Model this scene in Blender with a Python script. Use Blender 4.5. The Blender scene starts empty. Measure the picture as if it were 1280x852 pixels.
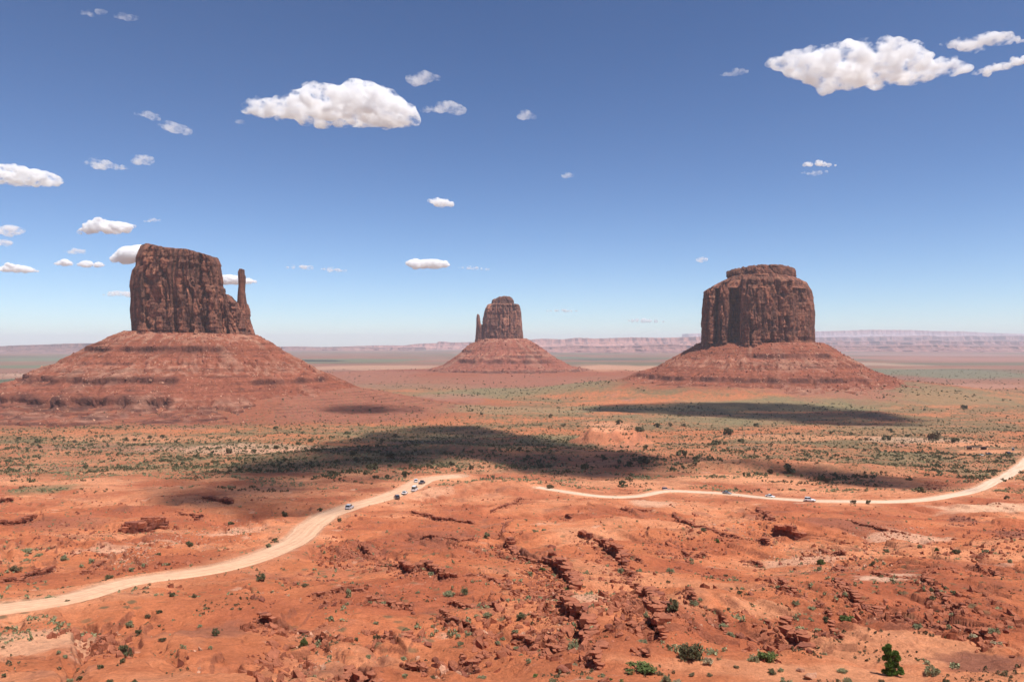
import bpy, math, random
import numpy as np
from mathutils import Vector, Matrix

R = math.radians
F = 995.0            # focal length in photo pixels (1280 wide)
HZ = 430.0           # eye-level row
SUN_EL, SUN_AZ = 67.0, -38.0      # sun stands to the right (+X) and a little behind the camera

# ---------------------------------------------------------------- camera, world, sun, exposure
S = bpy.context.scene
COL = S.collection
cam_d = bpy.data.cameras.new('camera')
cam = bpy.data.objects.new('camera', cam_d); COL.objects.link(cam)
cam_d.sensor_width = 36.0; cam_d.lens = F / 1280 * 36.0
cam_d.clip_start = 0.5; cam_d.clip_end = 150000
cam.location = (0, 0, 0)
cam.rotation_euler = (R(90) + math.atan2(HZ - 426, F), 0, 0)
S.camera = cam
S.view_settings.view_transform = 'Standard'; S.view_settings.look = 'None'
S.view_settings.exposure = 0.35; S.view_settings.gamma = 1.0; S.view_settings.use_curve_mapping = False

W = bpy.data.worlds.new('World'); S.world = W; W.use_nodes = True
nt = W.node_tree; nt.nodes.clear()
sky = nt.nodes.new('ShaderNodeTexSky'); sky.sky_type = 'NISHITA'; sky.sun_disc = False
sd = Vector((math.cos(R(SUN_EL)) * math.cos(R(SUN_AZ)), math.cos(R(SUN_EL)) * math.sin(R(SUN_AZ)), math.sin(R(SUN_EL))))
sky.sun_elevation = R(SUN_EL); sky.sun_rotation = math.atan2(sd.x, sd.y)
sky.altitude = 1700; sky.air_density = 0.85; sky.dust_density = 0.7; sky.ozone_density = 3.2
bg = nt.nodes.new('ShaderNodeBackground'); bg.inputs[1].default_value = 0.071
wo = nt.nodes.new('ShaderNodeOutputWorld')
gm = nt.nodes.new('ShaderNodeGamma'); gm.inputs[1].default_value = 1.29; mx = nt.nodes.new('ShaderNodeMix'); mx.data_type = 'RGBA'; mx.blend_type = 'MULTIPLY'; mx.inputs[0].default_value = 1; mx.inputs[7].default_value = (.94, .915, .90, 1)
nt.links.new(sky.outputs[0], gm.inputs[0]); nt.links.new(gm.outputs[0], mx.inputs[6]); nt.links.new(mx.outputs[2], bg.inputs[0]); nt.links.new(bg.outputs[0], wo.inputs[0])

sun_d = bpy.data.lights.new('sun', 'SUN'); sun_d.energy = 4.9; sun_d.angle = R(0.53); sun_d.color = (1.0, 0.955, 0.89)
sun = bpy.data.objects.new('sun', sun_d); COL.objects.link(sun)
sun.rotation_euler = (-sd).to_track_quat('-Z', 'Y').to_euler()
sun.location = (500, -300, 1200)

cy = S.cycles
cy.use_denoising = True
cy.max_bounces = 16; cy.diffuse_bounces = 3; cy.glossy_bounces = 2; cy.transmission_bounces = 2
cy.volume_bounces = 14; cy.transparent_max_bounces = 8
cy.volume_step_rate = 0.45; cy.volume_preview_step_rate = 2.0; cy.volume_max_steps = 512
cy.use_adaptive_sampling = True; cy.adaptive_threshold = 0.02
cy.caustics_reflective = False; cy.caustics_refractive = False

rng = np.random.RandomState(7)
random.seed(7)

# ---------------------------------------------------------------- numpy noise
def _h(ix, iy, iz, seed):
    n = (ix.astype(np.int64) * 374761393 + iy.astype(np.int64) * 668265263 + iz * 2147483647 % 1274126177 * 3 + seed * 982451653) & 0xffffffff
    n = ((n ^ (n >> 13)) * 1274126177) & 0xffffffff
    n = (n ^ (n >> 16)) & 0xffffffff
    return n
def n2(x, y, seed=0):
    """gradient noise, about -1..1"""
    x = np.asarray(x, np.float64); y = np.asarray(y, np.float64)
    x, y = np.broadcast_arrays(x, y)
    x0 = np.floor(x); y0 = np.floor(y); fx = x - x0; fy = y - y0
    u = fx * fx * fx * (fx * (fx * 6 - 15) + 10); v = fy * fy * fy * (fy * (fy * 6 - 15) + 10)
    z = np.int64(0)
    def g(i, j):
        a = _h(x0 + i, y0 + j, z, seed) * (2 * math.pi / 4294967296.0)
        return np.cos(a) * (fx - i) + np.sin(a) * (fy - j)
    a = g(0, 0); b = g(1, 0); c = g(0, 1); d = g(1, 1)
    return (a + u * (b - a) + v * (c - a + u * (a - b - c + d))) * 1.45
def n3(x, y, z, seed=0):
    """value noise in 3-D, -1..1"""
    x, y, z = np.broadcast_arrays(np.asarray(x, float), np.asarray(y, float), np.asarray(z, float))
    x0 = np.floor(x); y0 = np.floor(y); z0 = np.floor(z)
    fx = x - x0; fy = y - y0; fz = z - z0
    u = fx * fx * (3 - 2 * fx); v = fy * fy * (3 - 2 * fy); w = fz * fz * (3 - 2 * fz)
    def g(i, j, k):
        n = (((x0 + i).astype(np.int64) * 374761393 + (y0 + j).astype(np.int64) * 668265263 + (z0 + k).astype(np.int64) * 1103515245 + seed * 982451653) & 0xffffffff)
        n = ((n ^ (n >> 13)) * 1274126177) & 0xffffffff
        n = (n ^ (n >> 16)) & 0xffffffff
        return n / 2147483648.0 - 1.0
    x00 = g(0,0,0) * (1-u) + g(1,0,0) * u; x10 = g(0,1,0) * (1-u) + g(1,1,0) * u
    x01 = g(0,0,1) * (1-u) + g(1,0,1) * u; x11 = g(0,1,1) * (1-u) + g(1,1,1) * u
    return (x00 * (1-v) + x10 * v) * (1-w) + (x01 * (1-v) + x11 * v) * w
def fbm2(x, y, o=4, seed=0, gain=.5, lac=2.03):
    t = 0; a = 1; s = 0
    for i in range(o):
        t = t + a * n2(x, y, seed + i * 17); s += a; a *= gain; x = x * lac; y = y * lac
    return t / s
def fbm3(x, y, z, o=4, seed=0, gain=.5):
    t = 0; a = 1; s = 0
    for i in range(o):
        t = t + a * n3(x, y, z, seed + i * 17); s += a; a *= gain; x = x * 2.03; y = y * 2.03; z = z * 2.03
    return t / s
def sst(a, b, x):
    t = np.clip((x - a) / (b - a), 0, 1); return t * t * (3 - 2 * t)

# ---------------------------------------------------------------- object helpers
def tag(o, label=None, cat=None, group=None, kind=None):
    if label: o['label'] = label
    if cat: o['category'] = cat
    if group: o['group'] = group
    if kind: o['kind'] = kind
    return o
def mesh_np(name, V, Fq=None, Ft=None, cols=None, smooth=True):
    V = np.asarray(V, np.float32)
    me = bpy.data.meshes.new(name)
    nq = 0 if Fq is None else len(Fq); ntr = 0 if Ft is None else len(Ft)
    me.vertices.add(len(V)); me.vertices.foreach_set('co', V.ravel())
    me.loops.add(nq * 4 + ntr * 3); me.polygons.add(nq + ntr)
    li = []
    if nq: li.append(np.asarray(Fq, np.int32).ravel())
    if ntr: li.append(np.asarray(Ft, np.int32).ravel())
    me.loops.foreach_set('vertex_index', np.concatenate(li))
    st = np.concatenate([np.arange(nq) * 4, nq * 4 + np.arange(ntr) * 3]).astype(np.int32)
    me.polygons.foreach_set('loop_start', st)
    me.polygons.foreach_set('use_smooth', np.full(nq + ntr, smooth, bool))
    me.update(calc_edges=True)
    if cols is not None:
        ca = me.color_attributes.new('tint', 'FLOAT_COLOR', 'POINT')
        c = np.ones((len(V), 4), np.float32); c[:, :3] = cols
        ca.data.foreach_set('color', c.ravel())
    return me
def link(name, me, mat=None, parent=None, loc=None):
    o = bpy.data.objects.new(name, me); COL.objects.link(o)
    if mat is not None and me is not None and len(me.materials) == 0: me.materials.append(mat)
    if parent is not None: o.parent = parent
    if loc is not None: o.location = loc
    return o
def empty(name, loc=(0, 0, 0), rz=0):
    o = bpy.data.objects.new(name, None); COL.objects.link(o); o.location = loc; o.rotation_euler = (0, 0, rz); return o
def grid_faces(nr, nc, wrap=False):
    i = np.arange(nr - 1)[:, None]; j = np.arange(nc if wrap else nc - 1)[None, :]
    j2 = (j + 1) % nc
    a = i * nc + j; b = i * nc + j2; c = (i + 1) * nc + j2; d = (i + 1) * nc + j
    return np.stack([a, b, c, d], -1).reshape(-1, 4)
class MB:
    """collects boxes, prisms and tubes for ONE mesh"""
    def __init__(s): s.v = []; s.f = []
    def add(s, v, f):
        k = len(s.v); s.v += [tuple(p) for p in v]; s.f += [tuple(i + k for i in q) for q in f]
    def box(s, c, d, rz=0, taper=1.0):
        x, y, z = d[0] / 2, d[1] / 2, d[2] / 2; cs, sn = math.cos(rz), math.sin(rz); v = []
        for k, t in ((-z, 1), (z, taper)):
            for a, b in ((-x, -y), (x, -y), (x, y), (-x, y)):
                a, b = a * t, b * t
                v.append((c[0] + a * cs - b * sn, c[1] + a * sn + b * cs, c[2] + k))
        s.add(v, [(3, 2, 1, 0), (4, 5, 6, 7), (0, 1, 5, 4), (1, 2, 6, 5), (2, 3, 7, 6), (3, 0, 4, 7)])
    def tube(s, pts, rad, n=8):
        pts = [Vector(p) for p in pts]; v = []; f = []
        for i, p in enumerate(pts):
            t = (pts[min(i + 1, len(pts) - 1)] - pts[max(i - 1, 0)]).normalized()
            a = t.orthogonal().normalized(); b = t.cross(a)
            for k in range(n):
                an = 2 * math.pi * k / n
                v.append(p + (a * math.cos(an) + b * math.sin(an)) * rad[i])
        for i in range(len(pts) - 1):
            for k in range(n): f.append((i * n + k, i * n + (k + 1) % n, (i + 1) * n + (k + 1) % n, (i + 1) * n + k))
        f.append(tuple(range(n))[::-1]); f.append(tuple((len(pts) - 1) * n + k for k in range(n)))
        s.add(v, f)
    def loft(s, sections):
        """closed loft through equal-length rings"""
        n = len(sections[0]); v = [p for r in sections for p in r]; f = []
        for i in range(len(sections) - 1):
            for k in range(n): f.append((i * n + k, i * n + (k + 1) % n, (i + 1) * n + (k + 1) % n, (i + 1) * n + k))
        f.append(tuple(range(n))[::-1]); f.append(tuple((len(sections) - 1) * n + k for k in range(n)))
        s.add(v, f)
    def build(s, name, mat, parent=None, smooth=False, bevel=0):
        me = bpy.data.meshes.new(name); me.from_pydata(s.v, [], s.f)
        if smooth:
            for p in me.polygons: p.use_smooth = True
        o = link(name, me, mat, parent)
        if bevel:
            m = o.modifiers.new('bevel', 'BEVEL'); m.width = bevel; m.segments = 2
        return o

# ---------------------------------------------------------------- materials
def new_mat(name):
    m = bpy.data.materials.new(name); m.use_nodes = True
    t = m.node_tree; b = t.nodes['Principled BSDF']; b.inputs['Specular IOR Level'].default_value = 0.15
    return m, t, b
def nd(t, k, **kw):
    n = t.nodes.new(k)
    for a, v in kw.items():
        if a in n.inputs: n.inputs[a].default_value = v
        else: setattr(n, a, v)
    return n
def mixc(t, fac, a, b, blend='MIX'):
    m = t.nodes.new('ShaderNodeMix'); m.data_type = 'RGBA'; m.blend_type = blend
    for s, v in ((m.inputs[0], fac), (m.inputs[6], a), (m.inputs[7], b)):
        if hasattr(v, 'is_linked'): t.links.new(v, s)
        elif isinstance(v, (int, float)): s.default_value = v
        else: s.default_value = (*v, 1)
    return m.outputs[2]
def ramp(t, src, stops):
    r = t.nodes.new('ShaderNodeValToRGB'); e = r.color_ramp.elements
    while len(e) < len(stops): e.new(0.5)
    for i, (p, c) in enumerate(stops):
        e[i].position = p; e[i].color = (c, c, c, 1) if isinstance(c, (int, float)) else (*c, 1)
    t.links.new(src, r.inputs[0]); return r.outputs[0]
def noise(t, vec, scale, detail=4, rough=.55, dist=0):
    n = nd(t, 'ShaderNodeTexNoise', Scale=scale, Detail=detail, Roughness=rough, Distortion=dist)
    if vec is not None: t.links.new(vec, n.inputs['Vector'])
    return n.outputs['Fac']
def mapping(t, vec, scale):
    m = t.nodes.new('ShaderNodeMapping'); m.inputs['Scale'].default_value = scale
    t.links.new(vec, m.inputs['Vector']); return m.outputs[0]
def bump(t, b, h, strength, dist):
    n = nd(t, 'ShaderNodeBump', Strength=strength, Distance=dist)
    t.links.new(h, n.inputs['Height']); t.links.new(n.outputs[0], b.inputs['Normal']); return n
def simple(name, col, rough=.7, metal=0, spec=.3):
    m, t, b = new_mat(name); b.inputs['Base Color'].default_value = (*col, 1); b.inputs['Roughness'].default_value = rough
    b.inputs['Metallic'].default_value = metal; b.inputs['Specular IOR Level'].default_value = spec; return m

def ground_material():
    m, t, b = new_mat('red_desert_soil'); b.inputs['Roughness'].default_value = .95; b.inputs['Specular IOR Level'].default_value = .06
    at = nd(t, 'ShaderNodeAttribute', attribute_name='tint'); P = nd(t, 'ShaderNodeTexCoord').outputs['Object']
    f1 = ramp(t, noise(t, P, 1.0, 7, .75), [(.3, .80), (.68, 1.20)])
    f2 = ramp(t, noise(t, P, .12, 7, .65), [(.3, .82), (.7, 1.16)])
    c = mixc(t, 1.0, at.outputs['Color'], f1, 'MULTIPLY'); c = mixc(t, 1.0, c, f2, 'MULTIPLY')
    v = nd(t, 'ShaderNodeTexVoronoi', Scale=.9); t.links.new(P, v.inputs['Vector'])
    st = ramp(t, v.outputs['Distance'], [(.12, 1.0), (.22, 0.0)])
    st2 = ramp(t, noise(t, P, .05, 4, .6), [(.5, 0.0), (.62, .6)])
    mm = nd(t, 'ShaderNodeMath', operation='MULTIPLY'); t.links.new(st, mm.inputs[0]); t.links.new(st2, mm.inputs[1])
    c = mixc(t, mm.outputs[0], c, (.13, .065, .04))
    v2 = nd(t, 'ShaderNodeTexVoronoi', Scale=.33); t.links.new(P, v2.inputs['Vector'])
    d2 = ramp(t, v2.outputs['Distance'], [(.16, 1.0), (.30, 0.0)]); g2 = ramp(t, noise(t, P, .018, 5, .65), [(.44, 0.0), (.58, .8)])
    m2 = nd(t, 'ShaderNodeMath', operation='MULTIPLY'); t.links.new(d2, m2.inputs[0]); t.links.new(g2, m2.inputs[1])
    c = mixc(t, m2.outputs[0], c, (.15, .12, .065))
    f4 = ramp(t, noise(t, P, 3.8, 4, .7), [(.35, .88), (.65, 1.10)]); c = mixc(t, 1.0, c, f4, 'MULTIPLY')
    t.links.new(c, b.inputs['Base Color'])
    hsum = nd(t, 'ShaderNodeMath', operation='ADD'); t.links.new(noise(t, P, .8, 8, .72), hsum.inputs[0])
    t.links.new(noise(t, P, .15, 5, .6), hsum.inputs[1])
    bump(t, b, hsum.outputs[0], .75, 1.5); return m
def cliff_material(name, base, light, dark, zscale=1.0, hscale=1.0):
    m, t, b = new_mat(name); b.inputs['Roughness'].default_value = .92; b.inputs['Specular IOR Level'].default_value = .08
    P = nd(t, 'ShaderNodeTexCoord').outputs['Object']; h = hscale
    streak = noise(t, mapping(t, P, (.11 * h, .11 * h, .014 * h)), 1.0, 7, .62, .5)
    patch = noise(t, mapping(t, P, (.035 * h, .035 * h, .022 * h)), 1.0, 6, .68, .8)
    strata = noise(t, mapping(t, P, (.006 * h, .006 * h, .30 * zscale)), 1.0, 5, .6, .1)
    fine = noise(t, mapping(t, P, (.6 * h, .6 * h, .35 * h)), 1.0, 7, .7)
    c = mixc(t, ramp(t, streak, [(.38, 0.0), (.62, 1.0)]), dark, base)
    c = mixc(t, ramp(t, patch, [(.55, 0.0), (.70, .85)]), c, light)
    at = nd(t, 'ShaderNodeAttribute', attribute_name='tint')
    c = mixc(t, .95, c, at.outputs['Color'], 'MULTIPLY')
    c = mixc(t, .9, c, ramp(t, strata, [(.35, .70), (.6, 1.12)]), 'MULTIPLY')
    c = mixc(t, .9, c, ramp(t, fine, [(.3, .62), (.7, 1.35)]), 'MULTIPLY')
    t.links.new(c, b.inputs['Base Color'])
    s2 = nd(t, 'ShaderNodeMath', operation='ADD'); t.links.new(streak, s2.inputs[0]); t.links.new(fine, s2.inputs[1])
    bump(t, b, s2.outputs[0], .8, 4.0 / h); return m
def talus_material():
    m, t, b = new_mat('red_talus'); b.inputs['Roughness'].default_value = .95; b.inputs['Specular IOR Level'].default_value = .06
    at = nd(t, 'ShaderNodeAttribute', attribute_name='tint'); P = nd(t, 'ShaderNodeTexCoord').outputs['Object']
    f1 = ramp(t, noise(t, P, .16, 8, .75), [(.3, .62), (.7, 1.35)])
    c = mixc(t, 1.0, at.outputs['Color'], f1, 'MULTIPLY')
    st = noise(t, mapping(t, P, (.004, .004, .22)), 1.0, 5, .65, .3)
    c = mixc(t, .9, c, ramp(t, st, [(.35, .76), (.6, 1.1)]), 'MULTIPLY')
    t.links.new(c, b.inputs['Base Color'])
    bump(t, b, noise(t, P, .12, 8, .72), .9, 5.0); return m
def rock_material(name, col, sc=1.2):
    m, t, b = new_mat(name); b.inputs['Roughness'].default_value = .93; b.inputs['Specular IOR Level'].default_value = .08
    tc = nd(t, 'ShaderNodeTexCoord'); P = tc.outputs['Object']; oi = nd(t, 'ShaderNodeObjectInfo')
    f1 = ramp(t, noise(t, P, sc, 6, .7), [(.3, .6), (.7, 1.35)])
    c = mixc(t, 1.0, col, f1, 'MULTIPLY')
    c = mixc(t, .5, c, ramp(t, oi.outputs['Random'], [(0, .75), (1, 1.3)]), 'MULTIPLY')
    t.links.new(c, b.inputs['Base Color']); bump(t, b, noise(t, P, sc * 3, 6, .7), .7, .25); return m
def leaf_material(name, a, b2):
    m, t, b = new_mat(name); b.inputs['Roughness'].default_value = .8; b.inputs['Specular IOR Level'].default_value = .1
    P = nd(t, 'ShaderNodeTexCoord').outputs['Object']; oi = nd(t, 'ShaderNodeObjectInfo')
    c = mixc(t, ramp(t, noise(t, P, 3.0, 4, .7), [(.35, 0.0), (.65, 1.0)]), a, b2)
    c = mixc(t, .6, c, ramp(t, oi.outputs['Random'], [(0, .7), (1, 1.35)]), 'MULTIPLY')
    t.links.new(c, b.inputs['Base Color']); return m

M_ground = ground_material(); M_talus = talus_material()
M_cliff = cliff_material('dark_varnished_sandstone', (.225, .093, .058), (.43, .20, .12), (.10, .048, .036))
M_cliffF = cliff_material('far_sandstone', (.26, .115, .075), (.40, .20, .13), (.13, .065, .05), hscale=.8)
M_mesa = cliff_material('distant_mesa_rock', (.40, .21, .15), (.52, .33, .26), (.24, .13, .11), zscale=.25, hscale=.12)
M_rock = rock_material('red_boulder_rock', (.36, .125, .07))
M_rockp = rock_material('pale_boulder_rock', (.50, .26, .165))
M_rockd = rock_material('dark_boulder_rock', (.24, .085, .055))
M_jun = leaf_material('juniper_green', (.05, .10, .02), (.10, .16, .035))
M_dark = leaf_material('dark_shrub_green', (.095, .092, .045), (.155, .145, .078))
M_sage = leaf_material('sage_green', (.20, .20, .105), (.30, .285, .16))
M_green = leaf_material('bright_shrub_green', (.085, .115, .035), (.13, .16, .055))
M_straw = leaf_material('straw_tuft', (.36, .31, .19), (.50, .42, .27))
M_brown = leaf_material('brown_scrub', (.13, .095, .05), (.19, .15, .085))
M_wood = simple('grey_brown_wood', (.16, .10, .065), .9)

def road_material(name, c1, c2):
    m, t, b = new_mat(name); b.inputs['Roughness'].default_value = .95; b.inputs['Specular IOR Level'].default_value = .05
    P = nd(t, 'ShaderNodeTexCoord').outputs['Object']; U = nd(t, 'ShaderNodeUVMap').outputs[0]
    tr = noise(t, mapping(t, U, (9, .25, 1)), 1.0, 3, .5)
    c = mixc(t, ramp(t, tr, [(.35, 0.0), (.65, 1.0)]), c1, c2)
    c = mixc(t, .9, c, ramp(t, noise(t, P, .5, 6, .7), [(.3, .82), (.7, 1.15)]), 'MULTIPLY')
    t.links.new(c, b.inputs['Base Color']); bump(t, b, noise(t, P, 2, 4, .6), .3, .1); return m
M_road = road_material('dirt_road_tan', (.53, .30, .185), (.62, .39, .25))
M_road2 = road_material('dirt_road_pale', (.52, .34, .23), (.66, .48, .35))

# ---------------------------------------------------------------- terrain height
PY = np.array([-400, -60, 0, 4, 10, 30, 45, 60, 68, 80, 92, 125, 180, 270, 370, 430, 560, 760, 930, 1150, 1500, 2400, 40000.])
PZ = np.array([-2, -2, -2, -3, -6, -15, -21.5, -27.4, -29.6, -32.2, -34.8, -40.2, -49, -60, -69.5, -74, -85, -98, -107, -115, -119, -121, -122.])
WM = (-605.0, 1500.0)       # west butte centre
EM = (-33.0, 3000.0)
MK = (609.0, 1950.0)
def px2x(px, Y): return (px - 640.0) / F * Y
def bumpg(x, y, cx, cy, rx, ry, h, rot=0, p=2):
    c, s = math.cos(rot), math.sin(rot); dx = x - cx; dy = y - cy
    a = (dx * c + dy * s) / rx; b = (-dx * s + dy * c) / ry
    return h * np.exp(-(a * a + b * b) ** (p / 2))
def base_h(x, y):
    x = np.asarray(x, float); y = np.asarray(y, float)
    z = np.interp(y, PY, PZ)
    near = 1 - sst(380, 620, y); mid = sst(380, 620, y) * (1 - sst(1800, 3000, y)); q = sst(58, 90, y)
    z = z + near * q * (1 - .65 * sst(290, 370, y)) * (2.7 * n2(x / 70, y / 55, 3) + 1.5 * n2(x / 24, y / 20, 4))
    z = z + mid * (3.2 * n2(x / 210, y / 160, 5) + 1.3 * n2(x / 60, y / 50, 6))
    z = z + sst(1500, 4000, y) * 5 * n2(x / 1500, y / 900, 8)
    # knoll hiding the road bend
    z = z + bumpg(x, y, 2, 388, 34, 22, 5.0, 0, 3)
    z = z - bumpg(x, y, 0, 455, 45, 22, 3.0)
    # orange mound in the flats
    z = z + bumpg(x + 5 * n2(x / 16, y / 16, 51), y + 6 * n2(x / 14, y / 20, 52), px2x(765, 800), 800, 36, 32, 15.0, 0, 4) * (1 + .22 * n2(x / 11, y / 13, 53))
    # orange slope above the right road
    z = z + bumpg(x, y, px2x(960, 505), 505, 70, 16, 7.0, R(-16), 3)
    z = z + bumpg(x, y, px2x(1100, 500), 500, 45, 14, 3.0, R(-14), 3)
    # long shaded rise
    z = z + bumpg(x, y, px2x(560, 690), 690, 120, 60, 6, R(10))
    z = z + bumpg(x, y, px2x(1205, 285), 285, 7, 6, 3.0) + bumpg(x, y, px2x(1262, 262), 262, 9, 7, 3.4)
    # aprons spreading from the three buttes
    d = np.hypot((x - WM[0]) / 1.35, y - WM[1]); z = z + 30 * (1 - sst(200, 400, d))
    z = z + bumpg(x, y, -330, 1480, 230, 130, 9)
    d = np.hypot((x - EM[0]) / 1.6, y - EM[1]); z = z + 22 * (1 - sst(250, 620, d))
    d = np.hypot((x - MK[0]) / 1.3, y - MK[1]); z = z + 33 * (1 - sst(225, 520, d))
    return z
def unproj(px, py, n=900):
    """pixel of the photo -> point on the ground"""
    Y = np.geomspace(62, 28000, n); x = px2x(px, Y); ray = (HZ - py) / F * Y
    g = base_h(x, Y); k = np.nonzero(ray < g)[0]
    k = k[0] if len(k) else n - 1
    if k == 0: return x[0], Y[0]
    a = ray[k-1] - g[k-1]; b = ray[k] - g[k]; t = a / (a - b) if a != b else 0
    Yc = Y[k-1] + (Y[k] - Y[k-1]) * t
    return px2x(px, Yc), Yc
def world_line(pts, step, jit=0, seed=0):
    P = np.array([unproj(*p) for p in pts]); out = []
    for i in range(len(P) - 1):
        L = np.hypot(*(P[i+1] - P[i])); k = max(1, int(L / step))
        for j in range(k): out.append(P[i] + (P[i+1] - P[i]) * j / k)
    out.append(P[-1]); out = np.array(out)
    if jit:
        r = np.random.RandomState(seed); s = np.arange(len(out)) * step
        out[:, 0] += jit * (n2(s / 5, seed + .5, 1) + .2 * n2(s / 1.9, seed + .5, 5)); out[:, 1] += 1.3 * jit * (n2(s / 5, seed + .5, 9) + .22 * n2(s / 1.9, seed + .5, 3))
    return out
def smooth_line(P, n=6):
    for _ in range(n):
        Q = P.copy(); Q[1:-1] = .25 * P[:-2] + .5 * P[1:-1] + .25 * P[2:]; P = Q
    return P
def seg_dist(X, Yv, P):
    """distance, signed side (+ = left of travel) and param to a polyline"""
    best = np.full(X.shape, 1e9); side = np.zeros(X.shape); par = np.zeros(X.shape)
    for i in range(len(P) - 1):
        a = P[i]; d = P[i+1] - a; L2 = d @ d + 1e-9
        t = np.clip(((X - a[0]) * d[0] + (Yv - a[1]) * d[1]) / L2, 0, 1)
        ex = X - a[0] - t * d[0]; ey = Yv - a[1] - t * d[1]; q = np.hypot(ex, ey); m = q < best
        best = np.where(m, q, best); side = np.where(m, d[0] * ey - d[1] * ex, side); par = np.where(m, i + t, par)
    return best, np.sign(side), par

# roads: centre lines
ROADS = []
def road(pts, w0, w1, name, mat, label):
    P = smooth_line(world_line(pts, 3.0), 14)
    z = base_h(P[:, 0], P[:, 1])
    k = np.ones(15) / 15; zp = np.pad(z, 7, mode='edge'); z = np.convolve(zp, k, 'valid')
    w = np.linspace(w0, w1, len(P)); ROADS.append((P, z, w, name, mat, label))
road([(-60, 763), (0, 757), (80, 747), (150, 732), (215, 720), (280, 708), (330, 693), (365, 676), (385, 660), (410, 644), (440, 632), (480, 621), (510, 610), (530, 599), (550, 595.5), (572, 594.5)], 5.6, 13.0,
     'road', M_road, 'tan dirt road sweeping up from the lower left edge')
road([(672, 606), (697, 613.5), (730, 619), (770, 621), (800, 619), (830, 613.5), (870, 614), (910, 617), (960, 622), (1010, 624.5), (1060, 626), (1110, 626), (1160, 624), (1200, 617), (1230, 608), (1256, 595), (1280, 578), (1300, 562)], 4.2, 9.0,
     'road', M_road2, 'pale dirt road running to the right edge')

LEDGES = [
 ([(320,768),(335,773),(352,777),(358,785),(375,783),(395,778)],1.7), ([(398,788),(420,794),(445,797)],1.0), ([(347,717),(358,721),(371,731)],.8),
 ([(374,743),(395,742),(412,738),(432,737),(452,738),(462,742)],1.3), ([(451,754),(468,750),(490,753),(510,754),(522,761)],1.8),
 ([(560,752),(580,756),(600,757),(615,756),(618,760)],1.5), ([(448,676),(456,684),(471,688)],1.3),
 ([(466,699),(480,701),(497,703),(510,711),(530,707),(545,711),(555,719),(578,721)],1.8), ([(512,639),(530,642),(545,648),(560,649),(578,651),(596,655)],1.3),
 ([(430,826),(440,833),(452,838),(465,844),(470,854)],1.9), ([(480,786),(495,798),(510,793),(525,797),(543,803)],1.5),
 ([(630,672),(643,682),(648,692),(665,696),(680,700),(697,703),(705,715),(718,725),(722,742)],2.9), ([(700,755),(715,765),(730,775),(735,790),(742,803)],2.6),
 ([(722,667),(735,674),(752,674),(765,688),(775,694),(782,711)],2.5), ([(788,706),(806,709)],1.3),
 ([(785,735),(800,736),(812,745),(815,760),(823,765),(826,785),(827,800)],2.3), ([(155,663),(165,661),(180,658),(209,653)],4.2),
 ([(-4,655),(15,653),(35,649),(52,645)],1.9), ([(-4,728),(20,722),(40,713),(58,707),(70,699)],1.3), ([(102,717),(115,708),(125,703),(133,697)],1.0),
 ([(942,634),(955,640),(966,652)],1.8), ([(966,656),(975,659),(990,661),(1000,664),(1008,661)],2.8), ([(944,672),(958,678),(967,682)],2.0),
 ([(1020,681),(1035,685),(1057,693)],1.7), ([(1045,706),(1057,713)],1.3), ([(972,725),(985,730),(1000,738),(1013,743)],1.3),
 ([(1040,722),(1055,735),(1070,745),(1090,755),(1110,762),(1137,769)],1.4), ([(980,765),(985,785),(992,795),(1000,810),(1014,815)],2.0),
 ([(1033,788),(1048,808)],1.3), ([(1190,775),(1210,783),(1230,788),(1245,795),(1262,800)],1.9), ([(1158,770),(1174,775)],1.3),
 ([(255,620),(270,624),(292,627)],2.0), ([(-4,624),(20,624)],2.2), ([(775,634),(790,638),(808,634)],1.6), ([(704,641),(716,646)],1.3),
 ([(850,688),(862,696),(874,693),(884,697)],1.2), ([(928,697),(945,703),(955,708)],1.2), ([(786,815),(800,817),(806,826)],1.2), ([(640,650),(625,668)],.9),
 ([(1165,735),(1180,745),(1195,758),(1206,770)],1.0), ([(735,690),(722,700)],.8), ([(400,655),(418,652)],.6), ([(612,640),(632,631),(652,620)],1.0),
 ([(578,721),(600,716),(622,722),(640,735)],1.0), ([(722,742),(712,752),(704,762)],1.3), ([(782,711),(790,722),(788,735)],1.3), ([(545,760),(560,775),(590,782),(615,790)],1.0),
 ([(860,745),(880,760),(900,775),(905,790)],1.1), ([(1137,769),(1160,778),(1190,775)],1.2), ([(1012,743),(1030,752),(1042,765)],1.0), ([(655,742),(672,748),(690,746),(705,750)],1.1),
 ([(640,790),(660,797),(682,795),(700,812)],1.4), ([(745,800),(752,815),(748,832)],1.4), ([(1090,715),(1120,722),(1150,720),(1165,735)],1.1), ([(120,795),(135,788),(150,792)],1.1),
 ([(575,815),(590,822),(600,830),(618,832)],1.2), ([(500,826),(515,830),(530,838)],1.1), ([(840,640),(870,655),(905,668),(930,672)],1.1), ([(1060,650),(1100,662),(1140,668)],.9),
 ([(1215,700),(1245,715),(1280,722)],1.0), ([(220,640),(245,646),(262,642)],1.1), ([(500,672),(540,668),(575,675),(605,672)],.9), ([(820,780),(850,790),(872,800)],1.0)]
LED = [(world_line(p, .9, .95, i + 1), h * (.80 if p[0][1] > 665 else 1.0)) for i, (p, h) in enumerate(LEDGES)]

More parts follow.
